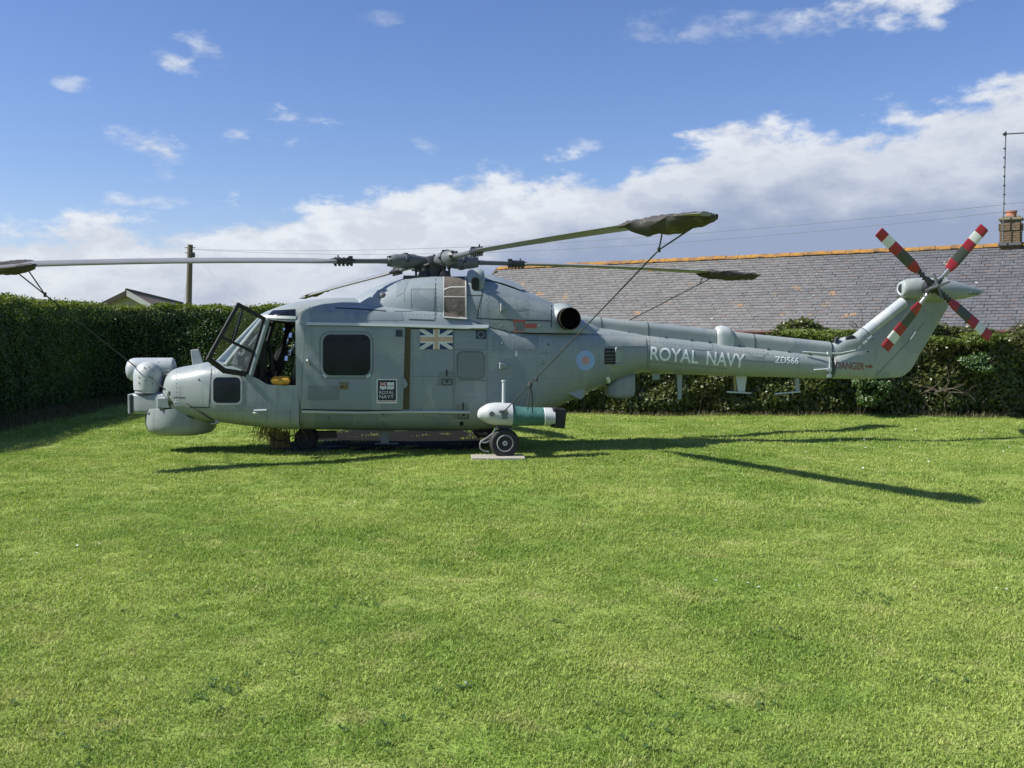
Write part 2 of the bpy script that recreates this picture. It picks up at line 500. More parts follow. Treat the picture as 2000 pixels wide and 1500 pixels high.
# ------------------------------------------------------------------ mesh building
class MB:
    def __init__(s):
        s.v, s.f, s.mi = [], [], []

    def add(s, verts, faces, mi=0):
        o = len(s.v)
        s.v.extend([tuple(p) for p in verts])
        s.f.extend([tuple(o + i for i in f) for f in faces])
        s.mi.extend([mi] * len(faces))

    def box(s, c, size, rot=None, mi=0):
        hx, hy, hz = size[0] / 2, size[1] / 2, size[2] / 2
        vs = [Vector((x, y, z)) for x in (-hx, hx) for y in (-hy, hy) for z in (-hz, hz)]
        if rot is not None:
            vs = [rot @ v for v in vs]
        vs = [v + Vector(c) for v in vs]
        s.add(vs, [(0, 1, 3, 2), (4, 6, 7, 5), (0, 4, 5, 1), (2, 3, 7, 6), (0, 2, 6, 4), (1, 5, 7, 3)], mi)

    def rings(s, rings, caps=(True, True), closed=True, mi=0):
        n = len(rings[0])
        vs = [p for r in rings for p in r]
        fs = []
        for i in range(len(rings) - 1):
            for j in range(n if closed else n - 1):
                k = (j + 1) % n
                fs.append((i * n + j, i * n + k, (i + 1) * n + k, (i + 1) * n + j))
        if caps[0]:
            fs.append(tuple(range(n - 1, -1, -1)))
        if caps[1]:
            fs.append(tuple((len(rings) - 1) * n + j for j in range(n)))
        s.add(vs, fs, mi)

    def path(s, pts, rad, n=10, caps=(True, True), mi=0, flat=1.0, up=None):
        pts = [Vector(p) for p in pts]
        if not hasattr(rad, '__len__'):
            rad = [rad] * len(pts)
        rings = []
        for i, p in enumerate(pts):
            d = (pts[min(i + 1, len(pts) - 1)] - pts[max(i - 1, 0)]).normalized()
            u0 = Vector(up) if up is not None else (Vector((0, 0, 1)) if abs(d.z) < 0.95 else Vector((1, 0, 0)))
            a = d.cross(u0).normalized()
            c = a.cross(d).normalized()
            rings.append([p + (a * math.cos(t) + c * math.sin(t) * flat) * rad[i]
                          for t in [2 * math.pi * k / n for k in range(n)]])
        s.rings(rings, caps, True, mi)

    def lathe(s, base, axis, prof, n=32, caps=(True, True), mi=0):
        """prof: list of (distance along axis, radius)"""
        ax = Vector(axis).normalized()
        u0 = Vector((0, 0, 1)) if abs(ax.z) < 0.9 else Vector((1, 0, 0))
        a = ax.cross(u0).normalized()
        c = ax.cross(a).normalized()
        rings = []
        for (d, r) in prof:
            q = Vector(base) + ax * d
            rings.append([q + (a * math.cos(t) + c * math.sin(t)) * max(r, 1e-4)
                          for t in [2 * math.pi * k / n for k in range(n)]])
        s.rings(rings, caps, True, mi)

    def prism(s, poly, off, mi=0):
        """polygon (3D points) extruded by vector off"""
        n = len(poly)
        a = [Vector(p) for p in poly]
        b_ = [p + Vector(off) for p in a]
        fs = [tuple(range(n)), tuple(range(2 * n - 1, n - 1, -1))]
        fs += [(i, i + n, (i + 1) % n + n, (i + 1) % n) for i in range(n)]
        s.add(a + b_, fs, mi)

    def build(s, name, mats, parent=None, smooth=True, ang=38, bevel=0.0):
        me = bpy.data.meshes.new(name)
        me.from_pydata(s.v, [], s.f)
        if isinstance(mats, str):
            mats = [mats]
        for q in mats:
            me.materials.append(MATS[q])
        if len(mats) > 1:
            me.polygons.foreach_set('material_index', s.mi)
        bm = bmesh.new()
        bm.from_mesh(me)
        bmesh.ops.recalc_face_normals(bm, faces=bm.faces)
        bm.to_mesh(me)
        bm.free()
        if smooth:
            me.polygons.foreach_set('use_smooth', [True] * len(me.polygons))
            me.set_sharp_from_angle(angle=R(ang))
        o = bpy.data.objects.new(name, me)
        COL.objects.link(o)
        if bevel > 0:
            bv = o.modifiers.new('bevel', 'BEVEL')
            bv.width = bevel
            bv.segments = 2
            bv.limit_method = 'ANGLE'
            bv.angle_limit = R(40)
        hang(o, parent)
        return o


def hang(o, parent):
    if parent is not None:
        o.parent = parent
        # parts keep their vertices in world coordinates, so undo the root's own place
        inv = Matrix.Translation(-Vector(parent.location)) if parent.parent is None else Matrix.Identity(4)
        o.matrix_parent_inverse = inv


def empty(name, loc, label, cat, group=None):
    o = bpy.data.objects.new(name, None)
    COL.objects.link(o)
    o.location = loc
    o.empty_display_size = .3
    o['label'] = label
    o['category'] = cat
    if group:
        o['group'] = group
    return o


def tag(o, label, cat, group=None, kind=None):
    o['label'] = label
    o['category'] = cat
    if group:
        o['group'] = group
    if kind:
        o['kind'] = kind
    return o


def raw_mesh(name, V, Fc, mats, parent=None, mi=None):
    """numpy mesh: V (n,3), Fc (m,k) equal sized faces"""
    me = bpy.data.meshes.new(name)
    V = np.asarray(V, dtype=np.float32)
    Fc = np.asarray(Fc, dtype=np.int32)
    k = Fc.shape[1]
    me.vertices.add(len(V))
    me.vertices.foreach_set('co', V.ravel())
    me.loops.add(Fc.size)
    me.loops.foreach_set('vertex_index', Fc.ravel())
    me.polygons.add(len(Fc))
    me.polygons.foreach_set('loop_start', np.arange(0, Fc.size, k, dtype=np.int32))
    me.polygons.foreach_set('loop_total', np.full(len(Fc), k, dtype=np.int32))
    for q in ([mats] if isinstance(mats, str) else mats):
        me.materials.append(MATS[q])
    if mi is not None:
        me.polygons.foreach_set('material_index', np.asarray(mi, dtype=np.int32))
    me.update()
    me.validate()
    o = bpy.data.objects.new(name, me)
    COL.objects.link(o)
    hang(o, parent)
    return o


def pchip(xs, ys, x):
    xs = list(xs); ys = list(ys)
    n = len(xs)
    hs_ = [xs[i + 1] - xs[i] for i in range(n - 1)]
    ds = [(ys[i + 1] - ys[i]) / hs_[i] for i in range(n - 1)]
    m = [0.0] * n
    m[0], m[-1] = ds[0], ds[-1]
    for i in range(1, n - 1):
        if ds[i - 1] * ds[i] > 0:
            w1 = 2 * hs_[i] + hs_[i - 1]
            w2 = hs_[i] + 2 * hs_[i - 1]
            m[i] = (w1 + w2) / (w1 / ds[i - 1] + w2 / ds[i])
    i = max(0, min(n - 2, next((k for k in range(n - 1) if x <= xs[k + 1]), n - 2)))
    t = (x - xs[i]) / hs_[i]
    return ((2 * t**3 - 3 * t**2 + 1) * ys[i] + (t**3 - 2 * t**2 + t) * hs_[i] * m[i]
            + (-2 * t**3 + 3 * t**2) * ys[i + 1] + (t**3 - t**2) * hs_[i] * m[i + 1])


def fill(st, sub):
    """densify a station table (rows sorted by their first value)"""
    xs = [r[0] for r in st]
    out = []
    for i in range(len(st) - 1):
        for k in range(sub):
            x = xs[i] + (xs[i + 1] - xs[i]) * k / sub
            out.append([x] + [pchip(xs, [r[c] for r in st], x) for c in range(1, len(st[0]))])
    out.append(list(st[-1]))
    return out


HY = 15.0                                         # the helicopter's centre plane


def sgn_pow(v, p):
    return math.copysign(abs(v) ** p, v)


# ================================================================== THE SETTING
# ------------------------------------------------------------------ lawn
def lawn_z(x, y):
    return (0.018 * np.sin(x * 0.9 + 1.3) * np.sin(y * 0.7) + 0.012 * np.sin(x * 2.1 + y * 1.7))


def make_lawn():
    gx = np.concatenate([[-600, -120, -40, -20], np.arange(-12, 14.01, 0.25), [20, 40, 120, 600]])
    gy = np.concatenate([[-300, -40, -10], np.arange(0, 24.01, 0.25), [30, 60, 150, 900]])
    X, Y = np.meshgrid(gx, gy)
    Z = np.where((X > -12.1) & (X < 14.1) & (Y > -.1) & (Y < 24.1), lawn_z(X, Y), 0.0)
    V = np.stack([X.ravel(), Y.ravel(), Z.ravel()], 1)
    nx = len(gx)
    i = np.arange((len(gy) - 1) * (nx - 1))
    r, c = i // (nx - 1), i % (nx - 1)
    b0 = r * nx + c
    o = raw_mesh('lawn', V, np.stack([b0, b0 + 1, b0 + nx + 1, b0 + nx], 1), 'lawn_soil')
    o['kind'] = 'structure'
    return o


make_lawn()


# added dark ground patch: the black shade under the belly put into colour
def shade_patch_edge(a):
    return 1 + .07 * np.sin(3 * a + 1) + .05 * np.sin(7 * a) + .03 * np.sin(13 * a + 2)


SHADE_C, SHADE_R = (-1.95, 16.15), (1.66, 1.72)


def in_shade_patch(x, y, k=1.0):
    u, v = (x - SHADE_C[0]) / SHADE_R[0], (y - SHADE_C[1]) / SHADE_R[1]
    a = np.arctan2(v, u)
    return (np.abs(u) ** 4 + np.abs(v) ** 4) ** .25 < shade_patch_edge(a) * k


def make_shade_patch():
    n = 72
    V = [(SHADE_C[0], SHADE_C[1], .012)]
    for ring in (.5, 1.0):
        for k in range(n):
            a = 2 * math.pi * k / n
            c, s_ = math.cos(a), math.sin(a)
            q = shade_patch_edge(np.array(a)) / (abs(c) ** 4 + abs(s_) ** 4) ** .25
            x, y = SHADE_C[0] + SHADE_R[0] * c * q * ring, SHADE_C[1] + SHADE_R[1] * s_ * q * ring
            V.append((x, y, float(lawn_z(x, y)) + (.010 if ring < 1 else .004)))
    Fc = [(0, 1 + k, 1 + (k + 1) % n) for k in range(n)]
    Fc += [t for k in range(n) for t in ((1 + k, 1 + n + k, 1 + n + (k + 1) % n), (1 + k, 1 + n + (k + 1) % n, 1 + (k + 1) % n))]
    o = raw_mesh('belly_shade_patch', V, Fc, 'belly_shade')
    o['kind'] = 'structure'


make_shade_patch()


def grass_tufts():
    """mesh tufts used as instances for the mown turf"""
    src = bpy.data.collections.new('turf_sources')
    for k in range(5):
        nb = 46
        V, Fc = [], []
        for i in range(nb):
            x, y = rng.normal(0, .05, 2)
            a = rng.uniform(0, 2 * math.pi)
            hgt = rng.uniform(.007, .018)
            lean = rng.uniform(.3, 1.9) * hgt
            wd = rng.uniform(.0016, .0030)
            px, py = -math.sin(a) * wd, math.cos(a) * wd
            cx, cy = math.cos(a) * lean, math.sin(a) * lean
            o = len(V)
            V += [(x - px, y - py, -.004), (x + px, y + py, -.004),
                  (x - px * .85 + cx * .4, y - py * .85 + cy * .4, hgt * .62), (x + px * .85 + cx * .4, y + py * .85 + cy * .4, hgt * .62),
                  (x + cx, y + cy, hgt), (x + cx, y + cy, hgt)]
            Fc += [(o, o + 1, o + 3, o + 2), (o + 2, o + 3, o + 5, o + 4)]
        me = bpy.data.meshes.new('tuft')
        me.from_pydata(V, [], Fc)
        me.materials.append(MATS['grass_blade'])
        ob = bpy.data.objects.new('tuft', me)
        src.objects.link(ob)
    return src


def scatter(name, pts, scl, src, label, seed):
    """one stuff object: points carrying instances of the source meshes"""
    me = bpy.data.meshes.new(name)
    me.vertices.add(len(pts))
    me.vertices.foreach_set('co', np.asarray(pts, np.float32).ravel())
    at_ = me.attributes.new('tuft_scale', 'FLOAT', 'POINT')
    at_.data.foreach_set('value', np.asarray(scl, np.float32))
    o = bpy.data.objects.new(name, me)
    COL.objects.link(o)
    ng = bpy.data.node_groups.new(name + '_nodes', 'GeometryNodeTree')
    ng.interface.new_socket('Geometry', in_out='INPUT', socket_type='NodeSocketGeometry')
    ng.interface.new_socket('Geometry', in_out='OUTPUT', socket_type='NodeSocketGeometry')
    N = ng.nodes
    gi, go = N.new('NodeGroupInput'), N.new('NodeGroupOutput')
    m2p = N.new('GeometryNodeMeshToPoints')
    ins = N.new('GeometryNodeInstanceOnPoints')
    ci = N.new('GeometryNodeCollectionInfo')
    ci.inputs['Collection'].default_value = src
    ci.inputs['Separate Children'].default_value = True
    ci.inputs['Reset Children'].default_value = True
    ins.inputs['Pick Instance'].default_value = True
    rv = N.new('FunctionNodeRandomValue')
    rv.data_type = 'FLOAT_VECTOR'
    rv.inputs[0].default_value = (-.12, -.12, 0)
    rv.inputs[1].default_value = (.12, .12, 6.283)
    rv.inputs['Seed'].default_value = seed
    na = N.new('GeometryNodeInputNamedAttribute')
    na.data_type = 'FLOAT'
    na.inputs['Name'].default_value = 'tuft_scale'
    L = ng.links
    L.new(gi.outputs[0], m2p.inputs[0])
    L.new(m2p.outputs[0], ins.inputs['Points'])
    L.new(ci.outputs[0], ins.inputs['Instance'])
    L.new(rv.outputs[0], ins.inputs['Rotation'])
    L.new(na.outputs[0], ins.inputs['Scale'])
    L.new(ins.outputs[0], go.inputs[0])
    md = o.modifiers.new('scatter', 'NODES')
    md.node_group = ng
    tag(o, label, 'grass', kind='stuff')
    return o


def make_grass():
    src = grass_tufts()
    P, Sc = [], []
    for (y0, y1, dens, sc) in ((3.2, 6.0, 420, .95), (6.0, 9.5, 250, 1.1), (9.5, 15.0, 110, 1.35), (15.0, 22.0, 46, 1.7)):
        wmax = y1 * .53 + .8
        n = int(dens * (y1 - y0) * 2 * wmax)
        x = rng.uniform(-wmax, wmax, n)
        y = rng.uniform(y0, y1, n)
        keep = np.abs(x) < y * .53 + .6
        # no grass on the belly shade patch or under the concrete slab
        keep &= ~(in_shade_patch(x, y, .97) & (rng.uniform(0, 1, n) > .06))
        keep &= ~((x > -.62) & (x < .22) & (y > 13.28) & (y < 13.8))
        x, y = x[keep], y[keep]
        clump = 0.86 + .24 * (np.sin(x * 1.9 + 2 * np.sin(y * .8)) * np.sin(y * 2.3 + x) * .5 + .5)
        P.append(np.stack([x, y, lawn_z(x, y)], 1))
        Sc.append(sc * clump * rng.uniform(.75, 1.3, len(x)))
    scatter('grass', np.concatenate(P), np.concatenate(Sc), src, 'short mown green grass covering the whole lawn', 3)


make_grass()


def make_daisies():
    V, Fc = [], []
    spots = [(ground(px, py), n, r) for px, py, n, r in
             ((1480, 1165, 6, .16), (1775, 1163, 2, .05), (1965, 1163, 3, .07), (1690, 872, 26, .9), (1900, 870, 16, .8), (1560, 890, 10, .9),
              (1780, 915, 12, .5), (1280, 838, 12, 1.2), (160, 1080, 4, .12), (905, 1350, 1, .02), (1940, 850, 10, 1.0))]
    for c, n, r in spots:
        for _ in range(n):
            x, y = c.x + rng.normal(0, r), c.y + rng.normal(0, r)
            z = .042 + lawn_z(x, y)
            s = rng.uniform(.007, .012)
            o = len(V)
            tx, ty = rng.normal(0, .35, 2)
            for k in range(7):
                t = 2 * math.pi * k / 7
                V.append((x + math.cos(t) * s, y + math.sin(t) * s, z + s * (math.cos(t) * tx + math.sin(t) * ty)))
            Fc.append(tuple(range(o, o + 7)))
    m = raw_mesh('daisies', V, Fc, 'white_paint')
    tag(m, 'tiny white daisies dotted about the lawn', 'flowers', kind='stuff')


make_daisies()


def lawn_weeds():
    """flat broad-leaved rosettes and clover patches in the turf"""
    V, Fc = [], []
    spots = [(410, 1355, 14, .10), (1715, 1172, 12, .12), (1520, 1240, 10, .10), (1310, 1040, 9, .10), (700, 1180, 9, .12), (350, 1170, 7, .2), (1690, 1110, 8, .12), (905, 1352, 3, .02),
             (1250, 1450, 12, .18), (760, 1420, 14, .22), (1830, 1330, 9, .2), (180, 1440, 10, .2), (1050, 1210, 7, .15), (1420, 1370, 8, .15), (560, 1290, 8, .12)]
    for px, py, n, r in spots:
        c = ground(px, py)
        for _ in range(n):
            x, y = c.x + rng.normal(0, r), c.y + rng.normal(0, r)
            z = float(lawn_z(x, y)) + .012
            a0 = rng.uniform(0, 6.28)
            for k in range(rng.integers(3, 7)):
                a = a0 + k * 1.1 + rng.normal(0, .2)
                L = rng.uniform(.012, .034)
                wd = L * rng.uniform(.22, .34)
                o = len(V)
                d = np.array([math.cos(a), math.sin(a), rng.uniform(.1, .6)])
                q = np.array([-math.sin(a), math.cos(a), 0])
                p = np.array([x, y, z])
                V += [p, p + d * L * .5 + q * wd, p + d * L, p + d * L * .5 - q * wd]
                Fc.append((o, o + 1, o + 2, o + 3))
    o = raw_mesh('lawn_weeds', V, Fc, 'leaf_light')
    tag(o, 'small broad leaved weeds and clover scattered in the lawn', 'weeds', kind='stuff')


lawn_weeds()


# ------------------------------------------------------------------ leaves
def leaf_mesh(name, P, Nrm, size, mats, parent, mi=None, fold=.25, aspect=.62, jitter=.8):
    """a four-sided folded leaf at every point P facing roughly Nrm"""
    n = len(P)
    nr = Nrm + rng.normal(0, jitter, (n, 3))
    nr /= np.linalg.norm(nr, axis=1)[:, None]
    t = rng.normal(0, 1, (n, 3))
    t[:, 2] -= .35
    t -= nr * np.sum(t * nr, 1)[:, None]
    t /= np.linalg.norm(t, axis=1)[:, None]
    b = np.cross(nr, t)
    L = (size * rng.uniform(.65, 1.35, n))[:, None]
    wd = L * aspect
    v0 = P - t * L * .5
    v2 = P + t * L * .5 - nr * L * .10
    v1 = P + b * wd * .5 + nr * L * fold * .5 - t * L * .05
    v3 = P - b * wd * .5 + nr * L * fold * .5 - t * L * .05
    V = np.stack([v0, v1, v2, v3], 1).reshape(-1, 3)
    o = np.arange(n) * 4
    Fc = np.stack([np.stack([o, o + 1, o + 2], 1), np.stack([o, o + 2, o + 3], 1)], 1).reshape(-1, 3)
    m2 = None if mi is None else np.repeat(mi, 2)
    return raw_mesh(name, V, Fc, mats, parent, m2)


def vnoise(x, y, s=0.0):
    return (np.sin(x * 1.7 + s) * np.sin(y * 1.3 + 2 * s) + .6 * np.sin(x * 3.9 + 1.7 * s + y) + .4 * np.sin(y * 5.3 - x * 2.1 + s)
            + .3 * np.sin(x * 9.1 + y * 7.7 + s)) / 2.3


def polyline(pts, s):
    pts = np.asarray(pts, float)
    seg = np.linalg.norm(np.diff(pts, axis=0), axis=1)
    cum = np.concatenate([[0], np.cumsum(seg)])
    i = np.clip(np.searchsorted(cum, s, side='right') - 1, 0, len(seg) - 1)
    t = (s - cum[i]) / seg[i]
    p = pts[i] + (pts[i + 1] - pts[i]) * t[:, None]
    d = (pts[i + 1] - pts[i]) / seg[i][:, None]
    return p, d, cum[-1]


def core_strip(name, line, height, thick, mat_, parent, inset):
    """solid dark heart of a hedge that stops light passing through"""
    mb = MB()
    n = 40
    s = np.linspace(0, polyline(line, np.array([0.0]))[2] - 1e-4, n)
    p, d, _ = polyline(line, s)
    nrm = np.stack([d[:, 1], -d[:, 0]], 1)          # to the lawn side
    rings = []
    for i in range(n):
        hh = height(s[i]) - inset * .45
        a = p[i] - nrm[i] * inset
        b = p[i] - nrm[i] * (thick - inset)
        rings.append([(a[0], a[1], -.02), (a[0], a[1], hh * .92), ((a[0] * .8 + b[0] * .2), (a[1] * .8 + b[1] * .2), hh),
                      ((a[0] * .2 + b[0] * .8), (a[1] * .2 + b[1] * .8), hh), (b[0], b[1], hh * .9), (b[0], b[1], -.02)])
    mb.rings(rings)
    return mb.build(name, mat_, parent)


def hedge(name, line, height, thick, nface, ntop, size, leaf, top_leaf, label, bulge=.10, base_gap=.1, aspect=.62, jit=.8, core=.16, stems=0):
    root = empty(name, (line[0][0], line[0][1], 0), label, 'hedge')
    total = polyline(line, np.array([0.0]))[2]
    hf = lambda s: height(s / total)
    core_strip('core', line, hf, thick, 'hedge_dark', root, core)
    s = rng.uniform(0, total, nface)
    p, d, _ = polyline(line, s)
    nrm = np.stack([d[:, 1], -d[:, 0]], 1)
    hh = np.array([hf(q) for q in s])
    u = rng.uniform(0, 1, nface)
    z = base_gap * rng.uniform(.2, 1, nface) + u * (hh - base_gap)
    out = bulge * vnoise(s * 1.4, z * 1.8, 1.0) - np.abs(rng.normal(0, core * .55, nface)) + .03
    out -= .10 * np.clip((u - .95) / .05, 0, 1) ** 2 + .10 * np.clip((.15 - u) / .15, 0, 1)
    P1 = np.stack([p[:, 0] + nrm[:, 0] * out, p[:, 1] + nrm[:, 1] * out, z], 1)
    N1 = np.stack([nrm[:, 0], nrm[:, 1], np.full(nface, .35)], 1)
    s2 = rng.uniform(0, total, ntop)
    p2, d2, _ = polyline(line, s2)
    n2_ = np.stack([d2[:, 1], -d2[:, 0]], 1)
    q = rng.uniform(0.0, thick, ntop)
    zz = np.array([hf(k) for k in s2]) + .05 * vnoise(s2 * 2.2, q * 4, 2.0) + rng.normal(.01, .035, ntop) - .10 * np.clip((.12 - q) / .12, 0, 1) * rng.uniform(0, 1.3, ntop)
    P2 = np.stack([p2[:, 0] - n2_[:, 0] * (q - .05), p2[:, 1] - n2_[:, 1] * (q - .05), zz], 1)
    N2 = np.stack([np.zeros(ntop), np.zeros(ntop), np.ones(ntop)], 1)
    leaf_mesh('foliage', P1, N1, size, leaf, root, jitter=jit, aspect=aspect)
    leaf_mesh('clipped_top', P2, N2, size, top_leaf, root, jitter=jit, aspect=aspect)
    for k in range(stems):
        sk = np.array([rng.uniform(0.02, .98) * total])
        pk, dk, _ = polyline(line, sk)
        nk = np.array([dk[0, 1], -dk[0, 0]])
        mb = MB()
        x, y = pk[0] - nk * .05
        mb.path([(x, y, 0), (x + rng.normal(0, .04) + nk[0] * .02, y + nk[1] * .02, .3), (x + rng.normal(0, .1), y + .05, .7)], [.018, .014, .008], 6)
        mb.build('stem', 'bark', root)
    return root


# the clipped hedge: down the left side, round a corner and along the back
hl = lambda t: 2.36 + .11 * t + .03 * math.sin(t * 23) + .02 * math.sin(t * 51)
left_line = [(-9.45, 9.5), (-9.65, 14), (-9.95, 19), (-10.35, 23.2), (-10.5, 25.0), (-10.25, 25.8), (-9.6, 26.1)]
back_line = [(-9.65, 26.1), (-4.5, 26.3), (1.5, 26.6)]
hedge('clipped_hedge', left_line, hl, 1.3, 66000, 19000, .062, 'leaf_privet', 'leaf_sprig',
      'tall clipped dark green hedge in shadow along the left side of the lawn', bulge=.07, stems=6)
hb = lambda t: 2.46 + .03 * math.sin(t * 23) + .02 * math.sin(t * 51)
hedge('clipped_hedge', back_line, hb, 1.2, 44000, 13000, .066, 'leaf_privet', 'leaf_sprig',
      'tall clipped green hedge with sunlit leaves behind the helicopter nose', bulge=.07, stems=4)

# the loose ivy-grown hedge on the right
ivy_line = [(.2, 21.7), (3.4, 21.35), (6.5, 21.1), (9.2, 20.9), (12.6, 20.7)]
def hr(t):
    x = .2 + t * 12.4
    a = 1.20 + .62 * min(1, max(0, (x - 4.4) / 1.5)) + .10 * math.sin(x * 2.3) + .07 * math.sin(x * 5.1 + 1)
    if 7.0 < x < 8.6:
        a -= .10
    if x > 10.3:
        a -= .06
    return a
hedge('ivy_hedge', ivy_line, hr, 1.3, 46000, 13500, .078, 'leaf_ivy', 'leaf_ivy',
      'loose untrimmed ivy hedge with glossy leaves in front of the slate roof', bulge=.20, aspect=.85, jit=.75, core=.22, stems=8, base_gap=.12)


def shrub(px, py, Y, rx, rz, n, label, size=.085, mt='leaf_light'):
    c = at(px, py, Y)
    root = empty('shrub', (c.x, Y, 0), label, 'shrub')
    P, Nn = [], []
    for k in range(9):
        a = rng.uniform(0, 6.28)
        cx, cz = c.x + math.cos(a) * rx * rng.uniform(.1, .75), c.z + math.sin(a) * rz * rng.uniform(.1, .7)
        cy = Y + rng.normal(0, .12)
        m = n // 9
        dv = rng.normal(0, 1, (m, 3))
        dv /= np.linalg.norm(dv, axis=1)[:, None]
        r = rng.uniform(.35, 1.05, m)[:, None] * np.array([rx * .42, .22, rz * .42])
        P.append(np.array([cx, cy, cz]) + dv * r)
        Nn.append(dv + np.array([-.3, -.3, .5]))
    leaf_mesh('foliage', np.concatenate(P), np.concatenate(Nn), size, mt, root, aspect=.5, jitter=.6)
    mb = MB()
    for k in range(5):
        a = rng.uniform(-1, 1)
        zb = max(0, c.z - rz * 1.5)
        mb.path([(c.x + a * .08, Y + .25, zb), (c.x + a * rx * .4, Y + .06, c.z - rz * .5), (c.x + a * rx * .75, Y, c.z + rng.uniform(-.1, .5) * rz)], [.007, .006, .003], 5)
    mb.build('stems', 'bark', root)
    return root


shrub(1690, 762, 20.45, .62, .34, 2100, 'bright green leafy shrub at the hedge foot below the tail fin')
shrub(1915, 705, 20.35, .50, .24, 1200, 'light green bushy growth on the right end of the ivy hedge')
shrub(1600, 652, 20.7, .9, .16, 1500, 'yellow green bushy growth along the hedge top beside the tail boom', .075, 'leaf_sprig')
shrub(1880, 660, 20.6, .95, .17, 1500, 'yellow green bushy growth on the hedge top right of the fin', .075, 'leaf_sprig')


def bare_twigs(px, py, Y, n, label, spread=.5, up=.3):
    c = at(px, py, Y)
    mb = MB()
    for k in range(n):
        p = Vector((c.x + rng.normal(0, spread * .25), Y + rng.normal(0, .08), c.z))
        pts = [p.copy()]
        d = Vector((rng.normal(0, 1), rng.normal(-.2, .3), rng.uniform(-.4, 1) * up * 3)).normalized()
        for j in range(5):
            p = p + d * spread * .22
            d = (d + Vector(rng.normal(0, .35, 3))).normalized()
            pts.append(p.copy())
        mb.path(pts, [.007, .006, .005, .004, .003, .002], 5)
    o = mb.build('bare_twigs', 'twig')
    return tag(o, label, 'twigs')


bare_twigs(1840, 765, 20.35, 16, 'tangle of bare pale twigs low in the ivy hedge', .55)
bare_twigs(1680, 640, 20.9, 12, 'thin bare twigs rising above the hedge near the fin', .4, .6)
bare_twigs(1985, 640, 20.7, 10, 'thin bare twigs above the hedge at the far right', .4, .6)


def weeds():
    """rough uncut strip at the foot of the left hedge"""
    n = 15000
    s = rng.uniform(0, 17.0, n)
    p, d, _ = polyline(left_line, s)
    nrm = np.stack([d[:, 1], -d[:, 0]], 1)
    q = np.abs(rng.normal(0, .42, n))
    q = np.minimum(q, .95 + .2 * vnoise(s * 2, s, 3))
    x, y = p[:, 0] + nrm[:, 0] * q, p[:, 1] + nrm[:, 1] * q
    hgt = (.05 + .17 * rng.uniform(0, 1, n)) * (1.1 - q * .65)
    a = rng.uniform(0, 6.28, n)
    wd = rng.uniform(.004, .014, n)
    ln = hgt * rng.uniform(.1, .9, n)
    V = np.stack([np.stack([x - np.sin(a) * wd, y + np.cos(a) * wd, np.zeros(n)], 1),
                  np.stack([x + np.sin(a) * wd, y - np.cos(a) * wd, np.zeros(n)], 1),
                  np.stack([x + np.cos(a) * ln, y + np.sin(a) * ln, hgt], 1)], 1).reshape(-1, 3)
    o = raw_mesh('weeds', V, np.arange(3 * n).reshape(-1, 3), 'weed')
    tag(o, 'rough weeds and dead grass at the foot of the left hedge', 'weeds', kind='stuff')
    # the same under the ivy hedge
    n = 6000
    s = rng.uniform(0, 12.3, n)
    p, d, _ = polyline(ivy_line, s)
    q = np.abs(rng.normal(0, .16, n)) - .1
    x, y = p[:, 0], p[:, 1] - q
    hgt = .03 + .12 * rng.uniform(0, 1, n) ** 2
    a = rng.uniform(0, 6.28, n)
    wd = rng.uniform(.004, .012, n)
    ln = hgt * rng.uniform(.1, .9, n)
    V = np.stack([np.stack([x - np.sin(a) * wd, y + np.cos(a) * wd, np.zeros(n)], 1),
                  np.stack([x + np.sin(a) * wd, y - np.cos(a) * wd, np.zeros(n)], 1),
                  np.stack([x + np.cos(a) * ln, y + np.sin(a) * ln, hgt], 1)], 1).reshape(-1, 3)
    o = raw_mesh('weeds', V, np.arange(3 * n).reshape(-1, 3), 'weed')
    tag(o, 'ragged edge of weeds along the foot of the ivy hedge', 'weeds', kind='stuff')


weeds()


